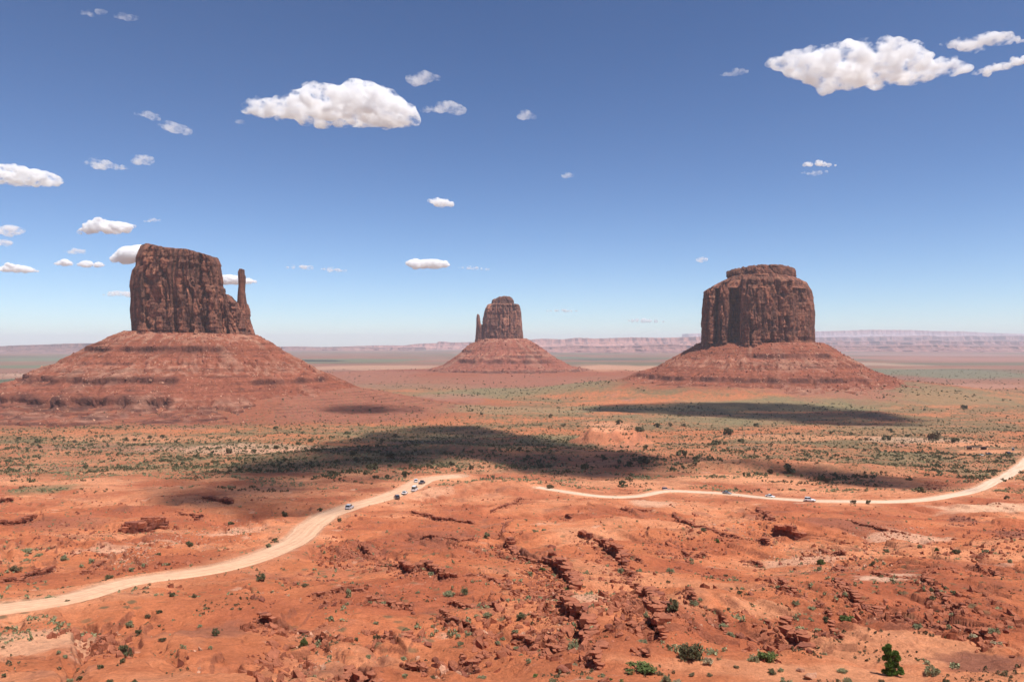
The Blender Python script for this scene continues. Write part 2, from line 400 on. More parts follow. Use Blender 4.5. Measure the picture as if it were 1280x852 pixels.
# grid: columns fan out from the camera, rows get sparser with distance
us = np.concatenate([np.linspace(-.80, .80, 1420)])
Ys = np.concatenate([[-400, -150, -40, 0, 2, 4, 7, 10, 14, 20, 26, 32, 38, 44, 50, 55], np.geomspace(60, 450, 640), np.geomspace(450, 1700, 300)[1:], np.geomspace(1700, 6000, 130)[1:], np.geomspace(6000, 30000, 60)[1:]])
ext = np.array([30, 90, 250, 700, 1800, 4000.])
Wd = np.maximum(Ys, 25.0)
UX = us[None, :] * Wd[:, None]
X = np.concatenate([UX[:, :1] - ext[::-1][None, :], UX, UX[:, -1:] + ext[None, :]], 1)
Yg = np.repeat(Ys[:, None], X.shape[1], 1)
NR, NC = X.shape
Z = base_h(X, Yg)
near = (1 - sst(420, 700, Yg)) * sst(60, 75, Yg); mid = sst(350, 600, Yg) * (1 - sst(1300, 2000, Yg))
rg = fbm2(X / 9, Yg / 9, 5, 21); Z += near * (.62 * rg - .35 * np.clip(.12 - np.abs(fbm2(X / 12, Yg / 7, 4, 25)), 0, 1) / .12 * sst(-.1, .3, fbm2(X / 40, Yg / 40, 3, 26)) + .14 * fbm2(X / 1.8, Yg / 1.8, 3, 22))
Z += mid * .8 * fbm2(X / 22, Yg / 22, 4, 23)
# layered rock: low steps that follow the contours, in patches
gl = fbm2((X + .55 * Yg) / 16, (Yg - .3 * X) / 46, 4, 27); gm_ = sst(-.2, .25, fbm2(X / 75, Yg / 60, 3, 28))
Z -= near * gm_ * 1.5 * np.clip(.22 - np.abs(gl), 0, 1) / .22 * (1 - .5 * sst(250, 420, Yg))          # shallow branching gullies
tm = near * sst(-.30, .12, fbm2(X / 55, Yg / 55, 3, 31)) * (1 - .5 * sst(300, 420, Yg))
N_ = 2.4 * fbm2(X / 27, Yg / 27, 5, 32, .42); stp = 1.75
v = (Z + N_) / stp; fr = v - np.floor(v); hbk = .6 + .8 * (_h(np.floor(v).astype(np.int64), np.floor(v * 0).astype(np.int64), np.int64(0), 9) / 4294967296.0)
rz_ = sst(-.25, .15, fbm2(X / 13, Yg / 13, 3, 37))
Z += tm * rz_ * (sst(.76, .93, fr) - fr) * stp * .66
v = (Z + 1.2 * fbm2(X / 9, Yg / 9, 4, 38)) / .62; fr = v - np.floor(v)
Z += tm * (1 - rz_ * .6) * sst(-.1, .3, fbm2(X / 20, Yg / 20, 3, 39)) * (sst(.75, .88, fr) - fr) * .62 * .6
tm2 = mid * sst(0, .4, fbm2(X / 150, Yg / 90, 3, 33)); v = (Z + 4 * fbm2(X / 80, Yg / 80, 3, 34)) / 4.; fr = v - np.floor(v)
Z += tm2 * (sst(.75, .9, fr) - fr) * 1.6
dW = np.hypot((X - WM[0]) / 1.5, Yg - WM[1]); dM = np.hypot((X - MK[0]) / 1.5, Yg - MK[1]); dE = np.hypot((X - EM[0]) / 1.8, Yg - EM[1])
ap = np.maximum(np.maximum(1 - sst(300, 430, dW), .6 * (1 - sst(280, 400, dM))), .5 * (1 - sst(300, 500, dE)))
v = (Z + 1.3 * fbm2(X / 120, Yg / 120, 3, 35)) / 3.4; fr = v - np.floor(v); apl = ap * np.clip(.6 + 1.5 * fbm2(X / 130, Yg / 60, 3, 36), 0, 1)
Z += apl * (sst(.72, .80, fr) - fr) * 2.2; apm = apl * np.exp(-((fr - .76) / .15) ** 2)
DX = np.zeros_like(X); DY = np.zeros_like(X); led_mask = np.zeros_like(X); led_low = np.zeros_like(X)
for P, h in LED:
    x0, y0 = P.min(0) - 16; x1, y1 = P.max(0) + 16
    r = np.nonzero((Ys > y0) & (Ys < y1))[0]
    if not len(r): continue
    r0, r1 = r[0], r[-1] + 1
    sub = X[r0:r1]; c = np.nonzero((sub.max(0) > x0) & (sub.min(0) < x1))[0]; c0, c1 = c[0], c[-1] + 1
    sx = X[r0:r1, c0:c1]; sy = Yg[r0:r1, c0:c1]
    d, sg, par = seg_dist(sx, sy, P)
    n = len(P) - 1; endf = sst(0, 4, par) * (1 - sst(n - 4, n, par)) if n > 10 else sst(0, 1, par) * (1 - sst(n - 1, n, par))
    endf = endf * (.55 + .45 * np.clip(1 + 1.2 * n2(par / 4, 3.3, 77), 0, 1.6))
    s = d * sg
    rough = np.where(endf > 0, 1, 0)
    bi = np.floor(par * .9 / 2.2 + .5 * n2(par / 9, .3, 5)).astype(np.int64); hb = _h(bi, bi * 0 + 7, np.int64(0), 5) / 4294967296.0   # blocks along the edge
    he = h * endf * (.85 + .3 * hb); s = s + (hb - .5) * .15
    wr = .22 + sy * .0022; kk = sst(-wr, wr, s)
    hi = he * .60 * np.exp(-np.maximum(s, 0) / (8.0 * h)) * kk
    lo = -he * (.38 * np.exp(-np.maximum(-s, 0) / (1.7 * h)) + .50 * np.exp(-np.maximum(-s, 0) / (.45 * h))) * (1 - kk)
    s2 = s + .55 * h + .5 * n2(par / 2.3, .8, 6); 
    Z[r0:r1, c0:c1] += hi + lo
    i = np.clip(par.astype(int), 0, n - 1); tdir = (P[np.minimum(i + 5, n)] - P[np.maximum(i - 5, 0)]); L = np.hypot(tdir[..., 0], tdir[..., 1]) + 1e-6
    nx, ny = -tdir[..., 1] / L, tdir[..., 0] / L
    w = np.exp(-np.maximum(s, 0) / 1.4) * (s >= 0) * endf * .12 * h
    DX[r0:r1, c0:c1] -= nx * w; DY[r0:r1, c0:c1] -= ny * w
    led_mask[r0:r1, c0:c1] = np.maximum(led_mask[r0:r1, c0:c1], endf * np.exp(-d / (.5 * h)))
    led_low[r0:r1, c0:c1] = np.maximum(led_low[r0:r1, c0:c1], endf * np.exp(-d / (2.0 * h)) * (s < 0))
road_mask = np.zeros_like(X); road_edge = np.zeros_like(X)
for P, zr, w, *_ in ROADS:
    x0, y0 = P.min(0) - 30; x1, y1 = P.max(0) + 30
    r = np.nonzero((Ys > y0) & (Ys < y1))[0]; r0, r1 = r[0], r[-1] + 1
    sub = X[r0:r1]; c = np.nonzero((sub.max(0) > x0) & (sub.min(0) < x1))[0]; c0, c1 = c[0], c[-1] + 1
    d, sg, par = seg_dist(X[r0:r1, c0:c1], Yg[r0:r1, c0:c1], P)
    zt = np.interp(par, np.arange(len(P)), zr); wt = np.interp(par, np.arange(len(P)), w) / 2
    k = 1 - sst(wt + .8, wt + 7, d)
    Z[r0:r1, c0:c1] = Z[r0:r1, c0:c1] * (1 - k) + (zt - .35 * (1 - sst(wt - .6, wt + 1.2, d))) * k
    road_mask[r0:r1, c0:c1] = np.maximum(road_mask[r0:r1, c0:c1], 1 - sst(wt, wt + 1.5, d))
    road_edge[r0:r1, c0:c1] = np.maximum(road_edge[r0:r1, c0:c1], 1 - sst(wt, wt + 9, d))

# ---- ground colour map, with ledge shade darkened in
C_red = np.array([.53, .172, .076]); C_deep = np.array([.37, .105, .052]); C_sand = np.array([.67, .29, .15]); C_pale = np.array([.70, .43, .29])
C_dark = np.array([.27, .105, .068]); C_green = np.array([.235, .195, .105]); C_gg = np.array([.17, .17, .105]); C_mauve = np.array([.40, .19, .14])
col = np.empty(X.shape + (3,)); col[:] = C_red
def blend(m, c, col=col):
    m = np.clip(m, 0, 1)[..., None]; col[:] = col * (1 - m) + c * m
nA = fbm2(X / 45, Yg / 45, 5, 41); nB = fbm2(X / 14, Yg / 14, 5, 42); nC = fbm2(X / 4, Yg / 4, 3, 43)
farf = sst(450, 900, Yg); blend(sst(230, 420, Yg) * .4 * (1 - sst(600, 800, Yg)), np.array([.52, .265, .155]))
blend(sst(-.15, .3, nA) * .85 * (1 - farf), C_deep); blend(sst(.0, .40, -nA + .5 * nB) * .6 * (1 - farf), C_sand)
blend(sst(.15, .5, nB + .4 * nC) * .6 * (1 - farf), C_dark); blend(sst(.38, .6, -nB + .4 * nC) * .5 * (1 - farf), C_pale)
nD = fbm2(X / 260, Yg / 150, 5, 44); nE = fbm2(X / 60, Yg / 45, 5, 45)
mf = sst(380, 620, Yg) * (1 - sst(1800, 3000, Yg))
blend(mf * .3, C_sand * .75); nH = fbm2(X / 6, Yg / 22, 4, 49); blend(mf * sst(-.35, .35, nD + .6 * nE + .7 * nH) * .85, C_green * .8); blend(mf * sst(.15, .5, nH) * .35, C_red * .8); blend(mf * sst(.15, .5, -nE) * .5, C_sand * .85)
blend(mf * sst(.28, .5, fbm2(X / 90, Yg / 50, 5, 46)) * .6, C_mauve)
nF = fbm2(X / 3200, Yg / 1100, 5, 47); nG = fbm2(X / 1200, Yg / 420, 5, 48); ff = sst(1800, 2800, Yg)
blend(ff, np.array([.28, .135, .092])); blend(ff * sst(-.2, .3, nF + .3 * nG) * .9, C_gg * .8); blend(ff * sst(.15, .45, nG) * .6, np.array([.42, .23, .16])); blend(ff * sst(.25, .5, -nG + .2 * nF) * .6, np.array([.3, .15, .12]))
for (bx, by), kx, r0_, r1_ in ((WM, 1.4, 330, 520), (EM, 1.7, 330, 520), (MK, 1.35, 265, 370)):
    dd = np.hypot((X - bx) / kx, Yg - by) + 60 * nE; blend((1 - sst(r0_, r1_, dd)) * .95, np.array([.33, .112, .064]))
def patch(px, py, rx, ry, c, k, sd=0):
    cx, cyy = unproj(px, py); h = -base_h(cx, cyy); wx = rx * cyy / F; wy = ry * cyy * cyy / (F * h)
    sel = (Ys > cyy - 2.4 * wy) & (Ys < cyy + 2.4 * wy)
    if not sel.any(): return
    xs = X[sel]; ysub = Yg[sel]
    q = np.hypot((xs - cx) / wx, (ysub - cyy) / wy) + .55 * fbm2(xs / (.5 * wx), ysub / (.5 * wy), 4, 60 + sd)
    m = (1 - sst(.55, 1.15, q)) * k; col[sel] = col[sel] * (1 - m[..., None]) + np.asarray(c) * m[..., None]
for i, a in enumerate([
  (35,800,95,50,(.68,.345,.20),.95),(20,770,60,12,C_sand,.8),(1110,808,150,30,C_sand,.75),(1010,838,260,16,C_sand,.6),(957,757,55,12,C_sand,.8),(1112,722,48,9,C_pale,.75),(1240,634,85,9,(.66,.37,.23),1.0),(815,628,34,7,(.64,.35,.22),.9),(700,624,30,4,C_sand,.6),
  (930,596,95,10,C_sand,.9),(1000,602,110,7,C_sand,.8),(740,665,55,14,C_sand,.7),(735,720,40,20,C_sand,.5),(735,755,30,8,C_pale,.5),(560,600,60,8,C_sand,.7),(535,615,34,10,(.64,.31,.18),.9),
  (300,560,130,10,C_pale,.55),(200,550,140,8,C_sand,.6),(1000,545,120,7,C_sand,.7),(1150,550,80,6,C_pale,.55),(1210,556,60,6,C_sand,.9),(1236,563,36,7,C_sand,.95),(765,545,48,14,(.46,.19,.11),.9),(765,531,34,5,(.64,.29,.16),.9),
  (1230,822,60,20,C_dark,.85),(890,790,75,35,C_deep,.8),(870,715,60,20,C_deep,.7),(600,830,60,18,C_red,.6),(420,790,80,30,C_deep,.35),(440,715,60,10,C_dark,.3),(1050,655,60,14,C_dark,.6),(550,668,60,16,C_dark,.45),(1130,670,60,10,C_pale,.6),
  (1000,700,60,10,C_pale,.5),(1210,700,45,14,C_dark,.45),(80,655,60,12,C_dark,.5),(150,680,60,12,C_pale,.5),(290,665,40,12,C_pale,.5),(210,675,60,8,C_pale,.4),(450,690,35,18,C_dark,.4),(130,560,130,9,C_mauve,.35),
  (60,610,42,12,C_green,.6),(700,550,60,16,C_green,.8),(540,545,120,14,C_green,.6),(640,490,140,8,C_green,.85),(650,512,140,7,(.3,.25,.14),.6),(900,525,160,8,C_green,.7),(1130,570,60,12,C_green,.7),(1120,538,120,9,C_green,.6),(1150,490,170,7,C_green,.7),(820,512,120,6,C_green,.8),(950,508,180,5,C_green,.85),
  (1215,590,60,14,C_green,.55),(560,498,60,8,C_mauve,.5),(460,505,110,12,(.34,.135,.085),.85),(430,490,120,10,(.34,.13,.08),.85),(1205,650,22,9,C_dark,.8),(1262,665,26,10,C_dark,.8),
  (35,475,55,9,(.10,.125,.08),.95),(20,458,90,3,(.15,.17,.10),.9),(80,449,120,3,(.16,.18,.11),.9),(100,466,80,6,(.50,.30,.21),.8),(430,450,120,2.5,(.15,.17,.10),.85),(470,459,110,4,(.52,.30,.20),.7),(420,470,120,6,(.34,.15,.10),.8),
  (780,462,110,8,(.52,.27,.17),.9),(760,449,70,1.6,(.10,.11,.09),.9),(700,447,60,2,(.14,.16,.10),.8),(1180,466,130,7,(.19,.18,.115),.9),(1200,449,140,4,(.36,.17,.13),.85),(1150,443,150,2,(.34,.2,.17),.8),(1080,455,60,3,(.55,.34,.24),.6),
  (640,478,90,5,(.33,.13,.085),.8),(1040,487,90,5,(.36,.145,.095),.8),(1210,482,110,3,(.42,.21,.15),.7)]):
    patch(*a, sd=i)
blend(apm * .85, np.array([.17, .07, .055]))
col *= (1 - .16 * sst(430, 620, Yg))[..., None]
mo = bumpg(X, Yg, px2x(765, 800), 800, 36, 32, 1, 0, 4); blend(sst(.06, .2, mo) * .95, np.array([.50, .185, .095])); blend(sst(.82, .95, mo) * .8, np.array([.66, .29, .16]))
gy = np.abs(np.gradient(Z, axis=0)) / (np.abs(np.gradient(Yg, axis=0)) + 1e-6); gx = np.abs(np.gradient(Z, axis=1)) / (np.abs(np.gradient(X, axis=1)) + 1e-6)
steep = np.hypot(gx, gy)
blend(sst(.55, 1.3, steep) * .55 * (Yg > 60), C_dark * .9); blend(led_mask * .65, np.array([.20, .075, .05])); blend(led_low * .25, C_dark)  # steep risers darker; shade of cracks and ledge feet painted in
blend(road_edge * (.45 + .4 * nB), C_sand); blend(road_mask * .85, np.array([.56, .33, .21]))
# tiny tufts and pebbles speckled over the flats
sp = n2(260 * X / np.maximum(Yg, 60), 170 * np.log(np.maximum(Yg, 60)), 91); blend(sst(.42, .62, sp) * mf * .55 * (1 - road_mask), np.array([.15, .125, .07]))
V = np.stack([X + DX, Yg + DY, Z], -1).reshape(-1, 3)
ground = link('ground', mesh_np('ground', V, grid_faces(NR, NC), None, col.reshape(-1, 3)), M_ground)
tag(ground, kind='structure')
lnY = np.log(np.maximum(Ys, 1))
def zat(x, y):
    x = np.asarray(x, float); y = np.asarray(y, float)
    r = np.clip(np.interp(y, Ys, np.arange(NR)), 0, NR - 1.001); c = np.clip((x / np.maximum(y, 25) + .8) / 1.6 * (len(us) - 1), 0, len(us) - 1.001) + len(ext)
    r0 = r.astype(int); c0 = c.astype(int); a = r - r0; b = c - c0
    return (Z[r0, c0] * (1-a) * (1-b) + Z[r0+1, c0] * a * (1-b) + Z[r0, c0+1] * (1-a) * b + Z[r0+1, c0+1] * a * b)
def fieldat(Fm, x, y):
    r = np.clip(np.rint(np.interp(y, Ys, np.arange(NR))), 0, NR - 1).astype(int); c = np.clip(np.rint((x / np.maximum(y, 25) + .8) / 1.6 * (len(us) - 1)), 0, len(us) - 1).astype(int) + len(ext)
    return Fm[r, c]

# road surfaces
for P, zr, w, name, mat, label in ROADS:
    T = np.gradient(P, axis=0); T /= np.hypot(T[:, 0], T[:, 1])[:, None] + 1e-9; N = np.stack([-T[:, 1], T[:, 0]], 1)
    ks = np.linspace(-1, 1, 9); vv = []; uv = []
    s = np.concatenate([[0], np.cumsum(np.hypot(*np.diff(P, axis=0).T))])
    for i in range(len(P)):
        for k in ks:
            wob = w[i] / 2 * k * (1 + (.16 * n2(s[i] / 11, 5 * np.sign(k) + .5, 5) + .09 * n2(s[i] / 3.1, 5 * np.sign(k) + .5, 6)) * (abs(k) > .7)); p = P[i] + N[i] * wob
            berm = -.30 * (abs(k) > .95) + .04 * math.cos(k * 9)
            vv.append((p[0], p[1], zr[i] + berm)); uv.append((k * .5 + .5, s[i] / 10))
    me = mesh_np(name, vv, grid_faces(len(P), len(ks)))
    ul = me.uv_layers.new(name='UVMap'); idx = np.zeros(len(me.loops), np.int32); me.loops.foreach_get('vertex_index', idx)
    ul.data.foreach_set('uv', np.array(uv, np.float32)[idx].ravel())
    tag(link('road', me, mat), kind='structure')

# ---------------------------------------------------------------- buttes
def pxz(py, D): return (HZ - py) / F * D
def resample(P, step):
    P = np.vstack([P, P[:1]]); d = np.concatenate([[0], np.cumsum(np.hypot(*np.diff(P, axis=0).T))])
    n = max(24, int(d[-1] / step)); s = np.linspace(0, d[-1], n, endpoint=False)
    return np.stack([np.interp(s, d, P[:, 0]), np.interp(s, d, P[:, 1])], 1)
def rounded(pts, it=2):
    P = np.array(pts, float)
    for _ in range(it):
        Q = []
        for i in range(len(P)):
            a, b = P[i], P[(i+1) % len(P)]; Q += [a * .75 + b * .25, a * .25 + b * .75]
        P = np.array(Q)
    return P
def tower(name, parent, mat, cx, cyv, D, outline, left, right, top, ybase, seed, step=1.3, crack=1.0, cap=1.5, taper_front=.05, stratum=1.0, bright=1.12):
    """a cliff: plan outline (u in 0..1 across, depth in metres), left/right silhouette and top line as photo rows"""
    P = resample(rounded(outline, 1), step / max(1e-6, 1) / 100.0 * 1.0 if False else step / (px2x(right[0][0], D) - px2x(left[0][0], D)) )
    # outline is given as (u, v) with u in 0..1 and v in units of the width
    wpx = right[0][0] - left[0][0]; wid = wpx / F * D
    P[:, 0] = (P[:, 0] - P[:, 0].min()) / (P[:, 0].max() - P[:, 0].min())
    n = len(P)
    tx = np.array([t[0] for t in top], float); ty = np.array([t[1] for t in top], float)
    ly = np.array([a[1] for a in left], float)[::-1]; lx = np.array([a[0] for a in left], float)[::-1]
    ry = np.array([a[1] for a in right], float)[::-1]; rx = np.array([a[0] for a in right], float)[::-1]
    topmin = ty.min()
    rows = max(20, int(pxz(topmin, D) - pxz(ybase, D)) / step); rows = int(rows)
    u = P[:, 0]
    T = np.roll(P, -1, 0) - np.roll(P, 1, 0); T[:, 0] *= wid; T[:, 1] *= wid; L = np.hypot(T[:, 0], T[:, 1]) + 1e-9
    Nn = np.stack([T[:, 1] / L, -T[:, 0] / L], 1)
    area = np.sum(P[:, 0] * np.roll(P[:, 1], -1) - np.roll(P[:, 0], -1) * P[:, 1])
    if area < 0: Nn = -Nn
    # z rows
    pxcol = (left[0][0] + u * wpx)
    pytop = np.interp(pxcol, tx, ty)
    Vv = []; nrm = []
    vz = np.linspace(0, 1, rows)
    for k in range(rows):
        py = ybase + (pytop - ybase) * vz[k]
        xl = np.interp(py, ly, lx); xr = np.interp(py, ry, rx)
        y = D + P[:, 1] * wid * (1 - .10 * vz[k]); x = (xl + u * (xr - xl) - 640) / F * np.minimum(y, D); z = pxz(py, D + P[:, 1].min() * wid * .7)
        Vv.append(np.stack([x, y, z], 1))
    Vv = np.array(Vv)
    x, y, z = Vv[..., 0], Vv[..., 1], Vv[..., 2]; Hh = pxz(topmin, D) - pxz(ybase, D); rel = vz[:, None] * np.ones(n)[None]
    c1 = fbm3(x / 26, y / 26, z / 160, 3, seed); c2 = fbm3(x / 10, y / 10, z / 80, 3, seed + 5); c3 = fbm3(x / 4.2, y / 4.2, z / 22, 3, seed + 9)
    ridge = -(np.clip(.07 - np.abs(c1), 0, 1) * 150 + np.clip(.06 - np.abs(c2), 0, 1) * 75 + np.clip(.05 - np.abs(c3), 0, 1) * 24) * crack
    slab = 2.2 * np.round(2.2 * fbm3(x / 18, y / 18, z / 45, 3, seed + 11)) * crack
    arc = np.concatenate([[0], np.cumsum(np.hypot(np.diff(P[:, 0]), np.diff(P[:, 1])))]) * wid
    def blocks(wc, hc, sd_):
        q = arc[None] / wc + .7 * n2(z / 40, arc[None] / 60, sd_) ; ci = np.floor(q).astype(np.int64); r1_ = _h(ci, ci * 0 + 3, np.int64(0), sd_) / 4294967296.0
        zi = np.floor(z / hc * (.6 + r1_) + r1_ * 7).astype(np.int64); return _h(ci, zi, np.int64(0), sd_ + 1) / 4294967296.0 - .5, r1_ - .5
    b1, b1c = blocks(17, 55, seed + 50); b2, b2c = blocks(7.5, 22, seed + 60); b3, b3c = blocks(3.4, 7, seed + 70)
    slab = slab * .5 + (7.5 * b1 + 5.5 * b1c + 4.6 * b2 + 3.0 * b2c + 2.2 * b3) * crack
    bed = np.sin(z / (2.1) + 2 * n3(x / 40, y / 40, z / 30, seed + 13)) * .5 + n3(x * 0 + seed, x / 90, z / 2.6, seed + 15) * .9
    bedw = (1 - sst(.08, .2, rel)) + .8 * sst(.80, .9, rel) + .12
    disp = c1 * 6 * crack + c2 * 2.0 * crack + c3 * 1.2 + ridge + slab + bed * bedw * 1.4 * stratum + 2.5 * (1 - sst(0, .12, rel)) - 2.5 * sst(.86, .9, rel) * stratum
    side = np.abs(Nn[:, 0])[None, :] ** 3      # keep the skyline close to the photo
    disp = disp * (1 - .72 * side)
    Vv[..., 0] += Nn[None, :, 0] * disp; Vv[..., 1] += Nn[None, :, 1] * disp
    Vv[..., 2] += rel * (1.8 * n3(x / 7, y / 7, 0, seed + 21) + 1.0 * n3(x / 2.5, y / 2.5, 0, seed + 22)) * cap / 1.5
    # cap rings
    cen = np.stack([Vv[-1, :, 0], Vv[-1, :, 1]], 1); mid = cen.mean(0); rings = [Vv]
    for q in np.linspace(.93, 0.02, 12):
        ring = Vv[-1].copy(); ring[:, 0] = mid[0] + (ring[:, 0] - mid[0]) * q; ring[:, 1] = mid[1] + (ring[:, 1] - mid[1]) * q
        pc = 640 + F * ring[:, 0] / D; zt = pxz(np.interp(pc, tx, ty), D)
        ring[:, 2] = zt + cap * .35 * (1 - q) + cap * .6 * n3(ring[:, 0] / 6, ring[:, 1] / 6, 0, seed + 30)
        rings.append(ring[None])
    A = np.concatenate(rings, 0); nr = A.shape[0]
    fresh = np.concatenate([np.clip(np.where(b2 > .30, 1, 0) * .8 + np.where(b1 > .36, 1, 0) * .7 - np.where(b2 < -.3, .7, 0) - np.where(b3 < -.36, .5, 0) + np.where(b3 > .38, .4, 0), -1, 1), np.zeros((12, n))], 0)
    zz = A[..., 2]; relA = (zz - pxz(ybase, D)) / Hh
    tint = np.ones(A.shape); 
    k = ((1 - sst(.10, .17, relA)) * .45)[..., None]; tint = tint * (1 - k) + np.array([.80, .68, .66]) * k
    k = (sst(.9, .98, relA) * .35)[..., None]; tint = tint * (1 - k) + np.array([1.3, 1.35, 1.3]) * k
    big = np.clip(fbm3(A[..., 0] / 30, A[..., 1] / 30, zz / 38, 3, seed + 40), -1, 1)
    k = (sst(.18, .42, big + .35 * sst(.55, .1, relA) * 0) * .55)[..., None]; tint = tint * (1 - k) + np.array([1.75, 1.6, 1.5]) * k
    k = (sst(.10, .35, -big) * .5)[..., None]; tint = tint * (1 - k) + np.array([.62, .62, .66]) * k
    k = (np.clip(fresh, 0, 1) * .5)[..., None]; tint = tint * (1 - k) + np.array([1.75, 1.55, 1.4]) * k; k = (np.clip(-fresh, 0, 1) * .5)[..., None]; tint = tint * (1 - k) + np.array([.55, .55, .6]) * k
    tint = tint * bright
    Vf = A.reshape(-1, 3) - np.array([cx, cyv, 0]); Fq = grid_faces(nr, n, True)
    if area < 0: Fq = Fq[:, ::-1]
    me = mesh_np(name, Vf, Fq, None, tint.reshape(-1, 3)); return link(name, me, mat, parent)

def talus(name, parent, cx, cyv, rx, ry, prof, ledges, seed, D, depthscale=1.0, rmax=None, leftk=1.0, rightk=1.0, colr=None, step=2.4, sx=0.0):
    """debris slope round a tower: prof = (offset m, z m)"""
    po = np.array([p[0] for p in prof], float); pz = np.array([p[1] for p in prof], float)
    nth = int(2 * math.pi * (rx + 120) / step); th = np.linspace(0, 2 * math.pi, nth, endpoint=False)
    ts = np.concatenate([np.linspace(-min(ry * .6, 30), 0, 6)[:-1], np.linspace(0, po[-1], int(po[-1] / (step * .8)))])
    cs, sn = np.cos(th), np.sin(th); Rr = 1 / np.sqrt((cs / rx) ** 2 + (sn / ry) ** 2)
    TH, T = np.meshgrid(th, ts); RR = Rr[None] + 0 * T
    sc = 1 + (leftk - 1) * np.clip(-cs, 0, 1) ** 2 + (rightk - 1) * np.clip(cs, 0, 1) ** 2
    t2 = T / sc[None]
    x = cx + (RR + T) * np.cos(TH); y = cyv + (RR + T) * np.sin(TH) * 1.0
    gull = fbm3(np.cos(TH) * 7 + .4 * fbm2(x / 60, y / 60, 2, seed + 8), np.sin(TH) * 7, T / 75, 4, seed); n1 = fbm2(x / 28, y / 28, 5, seed + 1); nf = fbm2(x / 7, y / 7, 3, seed + 2)
    grow = sst(0, 60, T)
    z = np.interp(t2, po, pz) + grow * (8.5 * gull - 6 * np.clip(.18 - np.abs(gull), 0, 1) / .18 * sst(20, 90, T) + 2.6 * n1) + 1.1 * nf - sx * (x - cx)
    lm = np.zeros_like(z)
    for L, c, lo, hi in list(ledges) + [(zz_ + 3 * math.sin(zz_), 2.2, -999, 999) for zz_ in range(-104, 12, 8)]:
        zz = z + 2.2 * fbm2(x / 70, y / 70, 3, seed + int(L) % 50) 
        ang = (sst(lo - .06, lo + .02, x / rx * 0 + (x - cx)) * (1 - sst(hi - .02, hi + .06, (x - cx)))) if False else (sst(lo - 12, lo + 6, x - cx) * (1 - sst(hi - 6, hi + 12, x - cx)))
        m = ang * np.clip((.95 if c > 2.3 else .1) + (.9 if c > 2.3 else 1.3) * n2(x / 34, y / 34, seed + 3 + int(abs(L))), .12, 1.2)
        q = zz - L
        z = z + m * c * (1 / (1 + np.exp(-np.clip(q / .45, -30, 30))) - .5) * np.exp(-np.abs(q) / (2.2 * c))
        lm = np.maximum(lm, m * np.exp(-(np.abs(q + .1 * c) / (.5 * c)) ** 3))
        und = m * .42 * c * (q < 0) * np.exp(-np.maximum(-q, 0) / (.9 * c)); x = x - und * np.cos(TH); y = y - und * np.sin(TH)
    c0 = np.array([.265, .086, .05]) if colr is None else np.array(colr); cc = np.empty(z.shape + (3,)); cc[:] = c0
    def bl(m, c):
        nonlocal cc
        m = np.clip(m, 0, 1)[..., None]; cc = cc * (1 - m) + np.asarray(c) * m
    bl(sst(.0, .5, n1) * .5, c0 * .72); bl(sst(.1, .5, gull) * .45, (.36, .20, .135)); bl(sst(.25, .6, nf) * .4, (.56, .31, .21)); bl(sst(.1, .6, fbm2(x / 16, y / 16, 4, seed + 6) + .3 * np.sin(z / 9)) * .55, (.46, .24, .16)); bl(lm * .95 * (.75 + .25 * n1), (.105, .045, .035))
    A = np.stack([x - cx, y - cyv, z], -1)
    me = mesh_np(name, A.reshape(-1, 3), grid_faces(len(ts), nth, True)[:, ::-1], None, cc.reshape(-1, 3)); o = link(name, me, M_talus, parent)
    return (x, y, z, lm)

# West butte with its thumb
b = empty('sandstone_butte', (WM[0], WM[1], 0)); tag(b, 'broad dark sandstone butte with a thin free spire on its right side', 'butte', 'sandstone buttes standing on red talus cones')
D = WM[1]
WMx = px2x(241, D); 
tower('cliff', b, M_cliff, WM[0], WM[1], D, [(0,-.1),(.05,-.26),(.13,-.36),(.16,-.29),(.30,-.40),(.44,-.38),(.48,-.28),(.56,-.37),(.72,-.35),(.78,-.27),(.88,-.30),(1,-.12),(1,.2),(.8,.33),(.4,.36),(.1,.3),(0,.1)],
      [(165,417),(165,413),(163,386),(163.7,371),(162.2,359),(163,345),(165.3,334.7),(169,330),(170,319),(172,300)], [(283,417),(281,400),(279,380),(277,367),(276.6,358),(274.3,356),(273.5,333),(272,324),(272,300)],
      [(160,321),(170,317.5),(173,313.5),(180,310.5),(186,308.2),(192,307.2),(200,308.5),(205,311.2),(208,313.4),(226,313.8),(240,314.2),(250,316),(256,318.8),(267,321),(273,324.5),(280,326)], 417, 101)
tower('shoulder', b, M_cliff, WM[0], WM[1], D, [(0,-.30),(.3,-.38),(.6,-.34),(.9,-.25),(1,-.05),(1,.15),(.7,.3),(.3,.32),(0,.3)],
      [(262,424),(262,340)], [(318,424),(317.8,420),(315.5,412.5),(311.7,400),(310,386),(308.6,376),(308,360)],
      [(255,362),(272,364),(277,367),(283,368.5),(287,370.5),(289,374),(295,377.5),(300,379),(309,380)], 424, 133, cap=2.6, bright=1.45)  # raised brightness paints the shoulder as sunlit
tower('cap_rock', b, M_cliff, WM[0], WM[1], D, [(0,-.9),(.3,-1.3),(.7,-1.2),(1,-.7),(1,.6),(.6,1),(.2,.9),(0,.5)],
      [(183,314),(185,310),(187,305)], [(207,314),(205,310),(203,305)], [(184,309.2),(188,307.6),(194,306.8),(200,308),(206,310.5)], 314, 141, step=.9, crack=.2, cap=1.2, stratum=.8, bright=.8)
